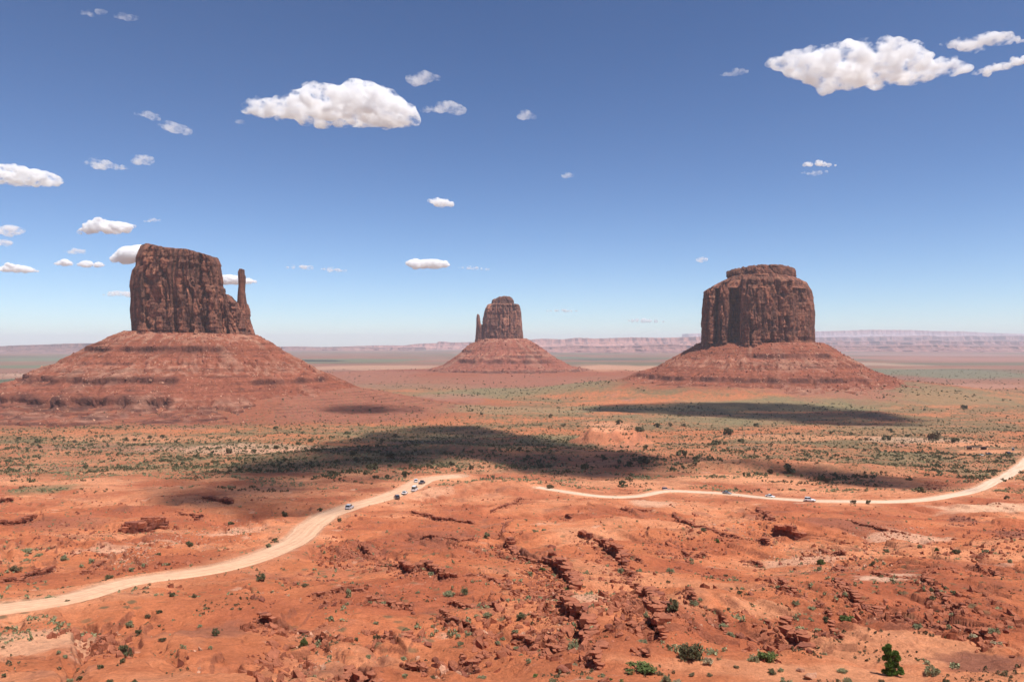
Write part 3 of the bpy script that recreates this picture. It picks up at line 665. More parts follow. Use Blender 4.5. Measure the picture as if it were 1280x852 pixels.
tower('spire', b, M_cliff, WM[0], WM[1], D, [(0,-.4),(.3,-.6),(.7,-.6),(1,-.35),(1,.35),(.7,.6),(.3,.6),(0,.4)],
      [(295.5,392),(296.2,379),(296.6,371),(297.8,356),(297.2,339),(298.6,336.5),(298.6,330)], [(309.5,392),(307.4,376),(305.6,363.6),(306.2,350),(306.2,344),(305,341.5),(304.8,330)],
      [(294,337.5),(298.5,336.6),(302,336),(305,337),(312,338)], 392, 152, step=.8, crack=.12, cap=.4, stratum=.25)
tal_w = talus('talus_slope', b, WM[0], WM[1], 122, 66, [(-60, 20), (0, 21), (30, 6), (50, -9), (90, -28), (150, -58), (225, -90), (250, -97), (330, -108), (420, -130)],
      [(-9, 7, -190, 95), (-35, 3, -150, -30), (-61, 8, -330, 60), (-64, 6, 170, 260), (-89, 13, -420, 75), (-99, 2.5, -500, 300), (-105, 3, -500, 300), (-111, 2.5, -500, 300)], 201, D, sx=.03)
# far centre butte
b = empty('sandstone_butte', (EM[0], EM[1], 0)); tag(b, 'smallest and farthest butte, with a short spire on its left side', 'butte', 'sandstone buttes standing on red talus cones')
D = EM[1]
tower('cliff', b, M_cliffF, EM[0], EM[1], D, [(0,-.2),(.1,-.36),(.4,-.44),(.72,-.40),(.78,-.34),(.95,-.3),(1,-.1),(1,.25),(.6,.4),(.2,.35),(0,.2)],
      [(602.2,427),(602.6,415),(603.6,398),(606.4,385),(609,381),(610,370)], [(654.3,427),(652.6,410),(652,403.8),(651.5,389),(649.8,381),(649,370)],
      [(600,384),(606,383),(609,381.2),(614,380),(641,380),(650,380.6),(656,383)], 427, 303, step=2.0, crack=.9)
tower('cap_rock', b, M_cliffF, EM[0], EM[1], D, [(0,-.3),(.3,-.5),(.7,-.5),(1,-.2),(1,.2),(.6,.45),(.2,.4),(0,.2)],
      [(614,382),(614.8,375),(616,374),(617,369)], [(642,382),(642.4,376),(640,372),(639,369)],
      [(613,376),(616,374.6),(620,373.6),(624,371.6),(630,371),(638,371.3),(641,374),(643,377)], 382, 322, step=1.4, crack=.5, stratum=.9, cap=4.5, bright=.85)
tower('spire', b, M_cliffF, EM[0], EM[1], D, [(0,-.5),(.3,-.8),(.7,-.8),(1,-.4),(1,.4),(.7,.8),(.3,.8),(0,.5)],
      [(593.6,427),(594.3,422),(595.3,408),(595.5,398),(596.2,392)], [(609,427),(608,415),(605,407.5),(600.4,404),(599,396),(598.4,392)],
      [(593,395),(596,393),(598,392.6),(599.2,394),(600.6,404),(603,406.5),(606,407)], 427, 331, step=1.4, crack=.15, stratum=.3, cap=.8)
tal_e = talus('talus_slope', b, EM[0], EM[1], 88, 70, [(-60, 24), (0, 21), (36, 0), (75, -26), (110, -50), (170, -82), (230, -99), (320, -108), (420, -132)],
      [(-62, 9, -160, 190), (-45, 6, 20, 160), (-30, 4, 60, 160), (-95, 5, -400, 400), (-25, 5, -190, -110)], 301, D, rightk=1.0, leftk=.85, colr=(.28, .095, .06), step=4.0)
# right butte
b = empty('sandstone_butte', (MK[0], MK[1], 0)); tag(b, 'massive flat topped block butte with stepped cap and no spire', 'butte', 'sandstone buttes standing on red talus cones')
D = MK[1]
tower('cliff', b, M_cliff, MK[0], MK[1], D, [(0,-.02),(0,-.20),(.04,-.24),(.095,-.22),(.10,-.12),(.125,-.12),(.13,-.30),(.18,-.33),(.235,-.29),(.24,-.17),(.32,-.20),(.335,-.37),(.38,-.43),(.45,-.45),(.62,-.42),(.64,-.41),(.80,-.34),(.82,-.28),(.95,-.18),(1,-.04),(1,.2),(.8,.42),(.4,.45),(.1,.3),(0,.1)],
      [(878.4,434),(878.6,413),(880.4,383),(881.6,361.5),(881.8,340)], [(1020,434),(1019.6,420),(1019.8,400),(1018.6,383),(1017,368),(1015,358),(1014,340)],
      [(870,362),(881,361.5),(888,360.5),(894,359),(897,356),(905,352),(925,350),(985,350),(1005,353),(1012,358),(1020,361)], 434, 405, crack=1.15)
tower('cap_slope', b, M_cliff, MK[0], MK[1], D, [(0,-.18),(.2,-.32),(.6,-.36),(.9,-.27),(1,-.08),(1,.2),(.7,.4),(.3,.4),(0,.2)],
      [(886,361),(894,356),(898,352),(906,348),(913,344.5),(919,341)], [(1012,361),(1009,356),(1007.5,350),(1000,346.5),(993,343),(987,341)],
      [(880,342),(919,341.5),(950,340),(985,341),(1015,343)], 360, 422, crack=.3, stratum=2.4, cap=1.2, bright=1.4)
tower('cap_rock', b, M_cliff, MK[0], MK[1], D, [(0,-.2),(.12,-.36),(.2,-.34),(.35,-.44),(.6,-.46),(.8,-.42),(.95,-.25),(1,-.1),(1,.2),(.7,.4),(.3,.4),(0,.2)],
      [(914,345),(911,343),(911,338),(912,334)], [(993,345),(995.3,343),(994.6,336),(994,333)],
      [(908,338.5),(916,337.2),(924,337.6),(930,335),(938,334.6),(950,333.2),(965,333),(975,334),(990,334.4),(996,335.5)], 345, 431, step=1.1, crack=.95, stratum=1.8, cap=4.0, bright=.9)
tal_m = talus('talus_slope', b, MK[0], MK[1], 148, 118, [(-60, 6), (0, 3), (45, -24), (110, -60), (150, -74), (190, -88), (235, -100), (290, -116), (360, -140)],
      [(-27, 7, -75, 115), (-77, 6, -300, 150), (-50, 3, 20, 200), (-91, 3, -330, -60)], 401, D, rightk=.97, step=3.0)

# ---------------------------------------------------------------- far mesas
def mesa(pts, Dm, seed, tint=(1, 1, 1), depth=1600, jag=1.0):
    xs = np.array([p[0] for p in pts], float); ysr = np.array([p[1] for p in pts], float)
    n = int((xs[-1] - xs[0]) * 2.2); pxs = np.linspace(xs[0], xs[-1], n)
    zt = pxz(np.interp(pxs, xs, ysr), Dm); zb = -124.0; hh = np.maximum(zt - zb, 4)
    X0 = px2x(pxs, Dm)
    edge = 420 * jag * fbm2(X0 / 900, 0.3 + seed, 5, seed) + 160 * jag * n2(X0 / 130, .7, seed + 3)
    prof = [(-3.2, 0), (-2.2, .13), (-1.5, .28), (-1.45, .34), (-.9, .5), (-.55, .60), (-.5, .66), (-.22, .72), (-.12, .97), (0, 1.0)]
    rows = []
    for t, hgt in prof:
        k = 1 + .35 * n2(X0 / 160, t * 3, seed + 7); rows.append(np.stack([X0 + 25 * n2(X0 / 90, t, seed + 9), Dm + edge + t * hh * k, zb + hh * hgt * (1 + (.03 * n2(X0 / 70, t, seed + 11)))], 1))
    for t in (.3, 1.0): rows.append(np.stack([X0, Dm + edge + depth * t, zt + (2.0 * n2(X0 / 200, t, seed + 12))], 1))
    rows.append(np.stack([X0, Dm + edge + depth * 1.4, zb + 0 * zt], 1))
    A = np.array(rows)
    # close both ends
    A[:, 0, 2] = zb; A[:, -1, 2] = zb
    t3 = np.empty(A.shape); t3[:] = np.array(tint)  # tint also carries part of the haze, painted into the rock colour
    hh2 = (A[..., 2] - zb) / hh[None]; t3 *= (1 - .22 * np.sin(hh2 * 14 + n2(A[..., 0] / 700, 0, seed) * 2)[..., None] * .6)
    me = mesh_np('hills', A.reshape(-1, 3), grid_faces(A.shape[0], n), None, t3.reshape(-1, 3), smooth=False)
    return tag(link('hills', me, M_mesa), kind='structure')
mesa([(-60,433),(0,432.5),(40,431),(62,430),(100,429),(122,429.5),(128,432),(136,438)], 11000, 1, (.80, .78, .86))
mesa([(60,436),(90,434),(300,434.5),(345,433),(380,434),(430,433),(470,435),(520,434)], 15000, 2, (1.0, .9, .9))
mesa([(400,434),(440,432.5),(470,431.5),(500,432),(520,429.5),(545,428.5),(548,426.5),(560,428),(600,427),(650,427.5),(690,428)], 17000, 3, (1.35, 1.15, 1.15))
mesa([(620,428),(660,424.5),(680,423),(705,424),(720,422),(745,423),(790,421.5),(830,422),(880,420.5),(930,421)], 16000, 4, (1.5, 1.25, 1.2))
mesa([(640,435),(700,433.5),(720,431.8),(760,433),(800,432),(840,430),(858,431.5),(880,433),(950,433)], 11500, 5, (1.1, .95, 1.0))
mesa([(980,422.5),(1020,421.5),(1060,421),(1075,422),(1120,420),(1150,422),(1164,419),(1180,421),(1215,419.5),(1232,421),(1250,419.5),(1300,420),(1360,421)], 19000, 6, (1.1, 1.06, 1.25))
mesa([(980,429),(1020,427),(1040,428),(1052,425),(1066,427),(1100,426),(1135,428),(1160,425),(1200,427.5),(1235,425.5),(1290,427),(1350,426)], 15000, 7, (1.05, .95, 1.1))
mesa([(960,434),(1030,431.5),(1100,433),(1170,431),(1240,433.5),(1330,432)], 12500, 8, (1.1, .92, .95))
mesa([(860,417),(940,415),(1000,414.5),(1060,413),(1085,412),(1140,412.3),(1165,413.5),(1200,414),(1240,416),(1330,419)], 28500, 9, (1.5, 1.8, 2.3), depth=1000, jag=.3)  # pale blue tint paints extra air haze onto this range

# ---------------------------------------------------------------- rocks
def ico(sub=2):
    t = (1 + 5 ** .5) / 2
    v = [(-1,t,0),(1,t,0),(-1,-t,0),(1,-t,0),(0,-1,t),(0,1,t),(0,-1,-t),(0,1,-t),(t,0,-1),(t,0,1),(-t,0,-1),(-t,0,1)]
    f = [(0,11,5),(0,5,1),(0,1,7),(0,7,10),(0,10,11),(1,5,9),(5,11,4),(11,10,2),(10,7,6),(7,1,8),(3,9,4),(3,4,2),(3,2,6),(3,6,8),(3,8,9),(4,9,5),(2,4,11),(6,2,10),(8,6,7),(9,8,1)]
    v = [Vector(p).normalized() for p in v]
    for _ in range(sub):
        c = {}; nf = []
        def m(a, b):
            k = (min(a, b), max(a, b))
            if k not in c: c[k] = len(v); v.append(((v[a] + v[b]) / 2).normalized())
            return c[k]
        for a, b, d in f:
            x, y, z = m(a, b), m(b, d), m(d, a); nf += [(a, x, z), (b, y, x), (d, z, y), (x, y, z)]
        f = nf
    return np.array(v), np.array(f)
def rock_shape(sub, seed):
    V, Fc = ico(sub); r = np.random.RandomState(seed); V = V.copy()
    for _ in range(15):      # knock flat facets off
        n = r.normal(size=3); n /= np.linalg.norm(n); d = r.uniform(.48, .8); s = V @ n; V -= np.outer(np.maximum(s - d, 0), n)
    V *= 1 + .10 * fbm3(V[:, 0] * 2 + 9, V[:, 1] * 2, V[:, 2] * 2, 3, seed)[:, None]
    V *= np.array([r.uniform(.9, 1.25), r.uniform(.75, 1.0), r.uniform(.6, .9)]); V[:, 2] += .25; return V, Fc
rocks_hi = []
for i in range(8):
    Vr, Fr = rock_shape(3, 50 + i); rocks_hi.append({k: None for k in ('r', 'p', 'd')})
    for k, m in (('r', M_rock), ('p', M_rockp), ('d', M_rockd)):
        me = mesh_np('boulder', Vr * .5, None, Fr, smooth=False); me.materials.append(m); rocks_hi[-1][k] = me
def chip(seed):
    r = np.random.RandomState(seed); n = 6; a = np.sort(r.uniform(0, 6.28, n) * .35 + np.arange(n) * 6.28 / n); q = r.uniform(.36, .6, n); tx_, ty_ = r.uniform(-.25, .25, 2)
    lo = np.stack([q * np.cos(a), q * np.sin(a) * .8, np.full(n, -.35)], 1); q2 = q * r.uniform(.55, 1.0, n); hi = np.stack([q2 * np.cos(a), q2 * np.sin(a) * .8, .22 + tx_ * np.cos(a) + ty_ * np.sin(a) + r.uniform(0, .12, n)], 1)
    V = np.concatenate([lo, hi, [[0, 0, -.35], [0, 0, .3]]]); F3 = []
    for i in range(n): j = (i + 1) % n; F3 += [(i, j, n + j), (i, n + j, n + i), (j, i, 2 * n), (n + i, n + j, 2 * n + 1)]
    return V, np.array(F3)
rocks_lo = [(rock_shape(1, 80 + i)[0] * .5, rock_shape(1, 80 + i)[1]) for i in range(2)] + [(chip(60 + i)[0] * 1.1, chip(60 + i)[1]) for i in range(7)]

def place_phrase(px, py, Y):
    """where something lies, in words one can find in the photo"""
    lr = 'left of frame' if px < 320 else 'left of centre' if px < 560 else 'centre' if px < 760 else 'right of centre' if px < 1000 else 'far right'
    if Y > 900: return 'on the flats near the butte feet, ' + lr
    if py < 600: return ('on the flats beyond the dirt roads, ' + lr)
    if py < 690: return 'on rough ground beside the dirt road, ' + lr
    if py < 765: return 'on the middle of the red slickrock slope, ' + lr
    return 'near the bottom edge on bare red rock, ' + lr

n_b = 0
def boulder(px, py, wpx, kind='r', label=None, group='boulders on the slickrock slope'):
    global n_b
    x, y = unproj(px, py); s = wpx / F * y
    me = rocks_hi[n_b % 8][kind]; n_b += 1
    o = link('boulder', me, loc=(x, y, float(zat(x, y)) + s * .03)); r = random.uniform(.85, 1.1)
    o.scale = (s, s * r, s * random.uniform(.8, 1.05)); o.rotation_euler = (random.uniform(-.2, .2), random.uniform(-.2, .2), random.uniform(0, 6.3))
    cn = {'r': 'red', 'p': 'pale tan', 'd': 'dark brown'}[kind]
    sz = 'large' if wpx > 11 else 'small' if wpx < 5.5 else 'medium'
    lb = label or f'{sz} {cn} boulder {place_phrase(px, py, y)}'
    tag(o, lb, 'boulder', group if label else lb.replace(' boulder ', ' boulders ')); return o
HB = [(746,766,14,'r','rounded red boulder at the left end of the big boulder pile'),(766,772,17,'r','broad red boulder in the middle of the boulder pile right of centre'),(780,768,12,'r',None),
 (762,792,13,'d','dark round boulder just below the big boulder pile'),(774,796,12,'r','upright red block leaning beside the dark round boulder'),(788,786,15,'r','smooth red boulder above the long low green shrub'),(784,799,9,'r',None),(766,803,8,'r',None),
 (699,787,13,'r','red boulder left of the deep crack near the bottom centre'),(707,785,9,'d',None),(677,810,14,'r','red boulder at the left of the bottom centre rubble'),(689,806,11,'r',None),(705,838,21,'d','dark layered boulder at the bottom edge below the centre crack'),(697,801,9,'r',None),
 (752,730,12,'r','red boulder between the two long crack lines'),(740,731,8,'r',None),(689,688,15,'d','lone dark flat boulder on the smooth slope right of centre'),(755,744,9,'d','dark slab lying alone left of the boulder pile'),(690,702,15,'r','red block jammed in the long centre crack'),
 (790,818,12,'r',None),(800,814,9,'r',None),(929,813,10,'r','single red boulder on the bare dark slope right of centre'),(997,808,20,'d','biggest dark boulder, at the foot of the ledge above the bottom right shrubs'),(986,793,13,'d','dark boulder just above the biggest dark one'),
 (1011,816,11,'d',None),(1031,793,12,'d','dark block left of the juniper and up the slope'),(1041,803,10,'d',None),(1124,764,11,'d','left of two dark round boulders above the juniper'),(1136,767,12,'d','right of two dark round boulders above the juniper'),
 (1166,773,11,'d','dark hollow looking boulder up the slope right of the juniper'),(1120,772,7,'r',None),(1011,848,17,'p','flat pale boulder at the bottom edge left of the juniper'),(1000,839,11,'p','pale boulder just behind the flat pale one at the bottom edge'),(1018,843,6,'p',None),
 (1225,787,13,'r','red block behind the straw coloured shrub at lower right'),(1208,785,11,'r',None),(1254,793,13,'d','dark block in the hollow at lower right'),(1264,817,8,'d','small dark boulder alone near the right edge'),(1271,820,5,'r',None),
 (1070,753,8,'r',None),(1081,758,9,'d',None),(1095,762,9,'r',None),(1105,765,7,'r',None),(982,729,10,'r',None),(1007,739,10,'r',None),(1000,733,7,'r',None),(1024,687,7,'p',None),(1025,692,5,'p',None),
 (485,795,9,'r',None),(513,792,11,'r',None),(535,803,12,'d','dark block at the right end of the curved ledge, lower left of centre'),(492,755,9,'r',None),(517,762,8,'d',None),(611,757,10,'d','dark boulder at the end of the thin ledge left of centre'),(605,773,8,'r',None),(606,815,11,'r',None),(594,832,8,'r',None),
 (515,824,10,'d',None),(520,840,9,'d',None),(530,846,9,'r',None),(141,791,9,'d',None),(132,797,8,'r',None),(121,806,8,'r',None),(885,829,5,'p',None),(893,654,6,'p','pale block lying below the right dirt road'),(908,662,6,'d',None)]
for a in HB: boulder(*a[:4], label=a[4])
CL = [(785,755,34,32,34,3,8,'r'),(690,795,36,30,34,3,8,'r'),(668,735,34,18,26,2.5,6,'r'),(1100,762,42,10,22,3,7,'r'),(1010,805,14,12,8,4,8,'d'),(1235,788,30,14,14,3,8,'r'),(1210,760,50,26,20,2.5,5,'r'),(620,790,30,34,20,2.5,6,'r'),(1168,606,14,6,12,3,6,'d'),(800,725,20,16,10,3,6,'d'),(140,800,26,16,12,2.5,5,'r'),(855,690,30,24,14,2.5,5,'d'),(990,735,26,10,10,3,6,'r')]
for cx_, cy_, rx_, ry_, n_, s0, s1, k_ in CL:
    for _ in range(n_):
        a = random.uniform(0, 6.28); q = random.random() ** .6
        boulder(cx_ + math.cos(a) * q * rx_, cy_ + math.sin(a) * q * ry_, s0 + (s1 - s0) * random.random() ** 2.2, random.choice([k_, k_, 'd' if k_ == 'r' else 'r']))

def scatter_mesh(name, shapes, xs, ys, zs, sz, mat, label, seed, flat=1.0, cat=None):
    r = np.random.RandomState(seed); VV = []; FF = []; off = 0; which = r.randint(0, len(shapes), len(xs))
    for k, (Vs, Fs) in enumerate(shapes):
        ids = np.nonzero(which == k)[0]
        if not len(ids): continue
        a = r.uniform(0, 2 * np.pi, len(ids)); c, s = np.cos(a), np.sin(a); sc = sz[ids] / 2 * (2 if max(abs(Vs[:, 0]).max(), .01) < .75 else 1)
        st = r.uniform(.75, 1.25, (len(ids), 3)) * sc[:, None]; st[:, 2] *= flat
        P = Vs[None] * st[:, None, :]
        x = P[..., 0] * c[:, None] - P[..., 1] * s[:, None] + xs[ids][:, None]; y = P[..., 0] * s[:, None] + P[..., 1] * c[:, None] + ys[ids][:, None]; z = P[..., 2] + zs[ids][:, None]
        VV.append(np.stack([x, y, z], -1).reshape(-1, 3)); nv = len(Vs)
        FF.append((Fs[None] + (off + np.arange(len(ids)) * nv)[:, None, None]).reshape(-1, 3)); off += nv * len(ids)
    me = mesh_np(name, np.concatenate(VV), None, np.concatenate(FF), smooth=False)
    o = link(name, me, mat); tag(o, label, cat, None, 'stuff'); return o
def in_view_pts(n, y0, y1, seed, power=1.0):
    """ground points, evenly spread over the picture between two distances"""
    r = np.random.RandomState(seed); inv = r.uniform(1 / y1 ** power, 1 / y0 ** power, n); Yv = inv ** (-1 / power)
    return r.uniform(-.70, .70, n) * Yv, Yv
# rubble on the slope: dense in clusters and under ledges
def rubble_field(n, y0, y1, seed, smin, smax, thr, mat, label, extra=None, power=1.0):
    x, y = in_view_pts(n, y0, y1, seed, power)
    d = fbm2(x / 16, y / 16, 4, seed) + .5 * fbm2(x / 5, y / 5, 2, seed + 1) + 1.2 * fieldat(led_low, x, y)
    rd = fieldat(road_edge, x, y)
    keep = (d > thr + .3 * np.random.RandomState(seed).rand(n)) & (rd < .5)
    x, y = x[keep], y[keep]
    if extra is not None:
        for (a, b, rx_, ry_, m_) in extra:
            r = np.random.RandomState(int(a)); t = r.uniform(0, 6.28, m_); q = r.rand(m_) ** .6
            pts = np.array([unproj(a + rx_ * q[i] * math.cos(t[i]), b + ry_ * q[i] * math.sin(t[i]), 400) for i in range(0, m_)])
            x = np.concatenate([x, pts[:, 0]]); y = np.concatenate([y, pts[:, 1]])
    r = np.random.RandomState(seed + 5); s = smin + (smax - smin) * r.rand(len(x)) ** 3.0
    return scatter_mesh('rubble', rocks_lo, x, y, zat(x, y) - s * .05, s, mat, label, seed)
rubble_field(50000, 66, 420, 501, .22, 1.6, .24, M_rock, 'loose red stones lying over the slickrock slope', [(785,755,45,42,260),(690,795,45,42,240),(668,735,45,28,220),(620,790,40,45,180),(430,690,45,22,300),(1100,762,50,12,200),(1210,770,60,30,260),(855,675,60,32,350),(130,800,40,22,200),(350,825,45,28,250),(1230,680,50,20,250),(1090,690,100,25,350)])
rubble_field(14000, 66, 420, 502, .2, .8, .32, M_rockp, 'pale broken stones lying in patches on the slope', [(230,672,50,12,450),(165,690,35,10,350),(300,660,30,14,300),(1045,702,70,14,450),(1115,668,60,12,450),(1000,690,40,18,200),(395,800,30,25,120),(930,658,50,12,200)])
rubble_field(34000, 66, 500, 503, .2, 1.2, .27, M_rockd, 'dark brown stones lying under the ledges', [(1170,606,18,7,150),(960,665,40,20,150),(100,670,60,20,350),(470,690,40,16,150),(1205,650,20,8,150),(1262,665,24,9,150)])
def slab_shape(seed):
    r = np.random.RandomState(seed); n = 7; a = np.sort(r.uniform(0, 6.28, n) * .35 + np.arange(n) * 6.28 / n); q = r.uniform(.4, .62, n)
    lo = np.stack([q * np.cos(a) * r.uniform(.8, .95), q * np.sin(a) * .85, np.full(n, -.5)], 1); hi = np.stack([q * np.cos(a), q * np.sin(a), r.uniform(.42, .55, n)], 1)
    V = np.concatenate([lo, hi, [[0, 0, -.5], [0, 0, .55]]]); F3 = []
    for i in range(n): j = (i + 1) % n; F3 += [(i, j, n + j), (i, n + j, n + i), (j, i, 2 * n), (n + i, n + j, 2 * n + 1)]
    return V, np.array(F3)
slabs = [slab_shape(20 + i) for i in range(8)]
bx, by, bz, bs = [[], [], []], [[], [], []], [[], [], []], [[], [], []]
rl = np.random.RandomState(99)
for P, h in LED:
    n = len(P) - 1
    for q in np.arange(.8, n - .8, .38):
        e = min(1, q / 4, (n - q) / 4); i = int(q); p = P[i] + (P[i+1] - P[i]) * (q - i); t = P[min(i + 2, n)] - P[max(i - 2, 0)]; t = t / (np.hypot(*t) + 1e-9); nn = np.array([-t[1], t[0]])
        hh = h * (.45 + .55 * e)
        up = p + nn * (hh * .9 + .6); zu = float(zat(up[0], up[1]))
        if rl.rand() < .85:          # flat slabs that lean out over the drop
            sz = hh * rl.uniform(.5, 1.0) + .1; off = rl.uniform(-.12, .42) * hh; c = p + nn * off + t * rl.uniform(-.4, .4); k = 0 if rl.rand() < .9 else 1
            bx[k].append(c[0]); by[k].append(c[1]); bz[k].append(zu - sz * .10 + rl.uniform(-.12, .05) * hh); bs[k].append(sz)
        if rl.rand() < (1.0 if h > 4 else .30):          # a second, lower bed, its dark material painting the overhang's shade
            sz = hh * rl.uniform(.35, .7); c = p - nn * rl.uniform(-.1, .25) * hh + t * rl.uniform(-.5, .5)
            bx[1].append(c[0]); by[1].append(c[1]); bz[1].append(zu - .55 * hh); bs[1].append(sz)
        if rl.rand() < .28:          # fallen blocks
            sz = hh * rl.uniform(.15, .5); c = p - nn * rl.uniform(.7, 2.6) * hh + t * rl.uniform(-.6, .6); k = 2
            bx[k].append(c[0]); by[k].append(c[1]); bz[k].append(float(zat(c[0], c[1])) + sz * .1); bs[k].append(sz)
scatter_mesh('rubble', slabs, np.array(bx[0]), np.array(by[0]), np.array(bz[0]), np.array(bs[0]), M_rock, 'flat red slabs leaning out along the rims of the ledges', 31, .42)
scatter_mesh('rubble', slabs, np.array(bx[1]), np.array(by[1]), np.array(bz[1]), np.array(bs[1]), M_rockd, 'dark broken slabs along and under the ledge rims, shade painted in', 32, .5)
scatter_mesh('rubble', slabs, np.array(bx[2]), np.array(by[2]), np.array(bz[2]), np.array(bs[2]), M_rock, 'fallen red blocks below the ledges', 33, .8)
# broken blocks on the talus cones
def talus_rubble(T, n, seed, smin, smax, mat, label, pale=False):
    x, y, z, lm = T; r = np.random.RandomState(seed); m, k = x.shape
    i = (r.rand(n) * (m - 8)).astype(int) + 6; j = (r.rand(n) * k).astype(int)
    d = fbm2(x[i, j] / 45, y[i, j] / 45, 3, seed); keep = (d > -.05) & (y[i, j] < y.mean() + 30)
    i, j = i[keep], j[keep]; s = smin + (smax - smin) * r.rand(len(i)) ** 3
    return scatter_mesh('rubble', rocks_lo, x[i, j], y[i, j], z[i, j] - s * .1, s, mat, label, seed)
talus_rubble(tal_w, 9000, 601, 1.0, 4.5, M_rockp, 'pale broken blocks strewn over the left butte talus')
talus_rubble(tal_w, 8000, 602, 1.2, 6, M_rockd, 'dark fallen blocks strewn over the left butte talus')
talus_rubble(tal_m, 7000, 603, 1.2, 5.5, M_rockp, 'pale broken blocks strewn over the right butte talus')
talus_rubble(tal_m, 9000, 604, 1.4, 7, M_rockd, 'dark fallen blocks strewn over the right butte talus')
talus_rubble(tal_e, 4000, 605, 3, 10, M_rockd, 'dark fallen blocks strewn over the centre butte talus')

# ---------------------------------------------------------------- shrubs
def leaf_cloud(n, seed, w=1.0, h=.7, leaf=.09, clumps=14, thick=.3):
    """leaf sized faces gathered in clumps; unit width"""
    r = np.random.RandomState(seed); cs = []
    for i in range(clumps):
        a = r.uniform(0, 6.28); q = r.rand() ** .5 * .36 * w; e = r.uniform(.25, 1.0)
        cs.append((q * math.cos(a), q * math.sin(a), e * h * (1 - 1.1 * (q / w) ** 1.3 * 1.2), r.uniform(.10, .2) * w))
    cs = np.array(cs); k = r.randint(0, clumps, n); d = r.normal(size=(n, 3)); d /= np.linalg.norm(d, axis=1)[:, None]
    rad = cs[k, 3] * (r.rand(n) ** .4) * r.uniform(.8, 1.25, n); c = cs[k, :3] + d * rad[:, None]; c[:, 2] = np.maximum(c[:, 2], .02 * h)
    a = r.normal(size=(n, 3)); a[:, 2] = np.abs(a[:, 2]) + .4; a /= np.linalg.norm(a, axis=1)[:, None]; b_ = np.cross(a, r.normal(size=(n, 3))); b_ /= np.linalg.norm(b_, axis=1)[:, None]
    l = leaf * r.uniform(.6, 1.4, n)[:, None]
    V = np.stack([c - a * l * .5 - b_ * l * .32, c - a * l * .4 + b_ * l * .32, c + a * l * .6 + b_ * l * .12, c + a * l * .55 - b_ * l * .2], 1).reshape(-1, 3)
    return V, np.arange(n * 4).reshape(-1, 4)
def stems_mb(n, seed, w, h):
    mb = MB(); r = random.Random(seed)
    for i in range(n):
        a = r.uniform(0, 6.28); q = r.uniform(.1, .34) * w
        mb.tube([(0.02 * math.cos(a), .02 * math.sin(a), -.05), (q * .45 * math.cos(a), q * .45 * math.sin(a), h * .4), (q * math.cos(a), q * math.sin(a), h * r.uniform(.7, .9))], [.022, .014, .005], 5)
    return mb
KIND = {'g': (M_green, 'green', 'leafy shrub'), 'd': (M_dark, 'dark green', 'shrub'), 's': (M_sage, 'grey green', 'sage shrub'), 't': (M_straw, 'straw coloured', 'dry tuft'), 'b': (M_brown, 'brownish', 'scrubby bush')}
SH = {}
for k, (m, *_r) in KIND.items():
    SH[k] = []
    for i in range(4):
        hh = {'g': .62, 'd': .72, 's': .58, 't': .55, 'b': .7}[k]
        V_, F_ = leaf_cloud({'g': 1500, 'd': 1300, 's': 1100, 't': 800, 'b': 900}[k], 700 + i * 11 + ord(k), 1.0, hh, {'t': .085}.get(k, .07), 16)
        fo = mesh_np('foliage', V_, F_, smooth=False); fo.materials.append(m)
        mb = stems_mb(9, i, 1.0, hh); st = bpy.data.meshes.new('stems'); st.from_pydata(mb.v, [], mb.f); st.materials.append(M_wood)
        V2, F2 = leaf_cloud(420, 900 + i * 7 + ord(k), 1.0, hh, .13, 9)
        lo = mesh_np('shrub', V2, F2, smooth=False); lo.materials.append(m); SH[k].append((fo, st, lo))
n_s = 0
def shrub(px, py, wpx, k='s', hk=1.0, label=None):
    global n_s
    x, y = unproj(px, py); s = wpx / F * y * 1.12; m, cn, nm = KIND[k]; var = SH[k][n_s % 4]; n_s += 1
    z = float(zat(x, y)); rz = random.uniform(0, 6.3); sc = (s, s * random.uniform(.85, 1.1), s * hk * random.uniform(.9, 1.1))
    sz = 'tiny' if wpx < 6 else 'small' if wpx < 9 else 'medium' if wpx < 13 else 'large'
    lb = label or f'{sz} {cn} {nm} {place_phrase(px, py, y)}'
    name = {'t': 'grass_tuft'}.get(k, 'shrub')
    if wpx >= 9.5 and y < 200:
        o = empty(name, (x, y, z - .03 * s), rz); o.scale = sc
        link('foliage', var[0], None, o); link('stems', var[1], None, o)
    else:
        o = link(name, var[2], None, None, (x, y, z - .03 * s)); o.rotation_euler = (0, 0, rz); o.scale = sc
    tag(o, lb, 'shrub', None if label else lb.replace('shrub ', 'shrubs ', 1) + ' (several)'); return o
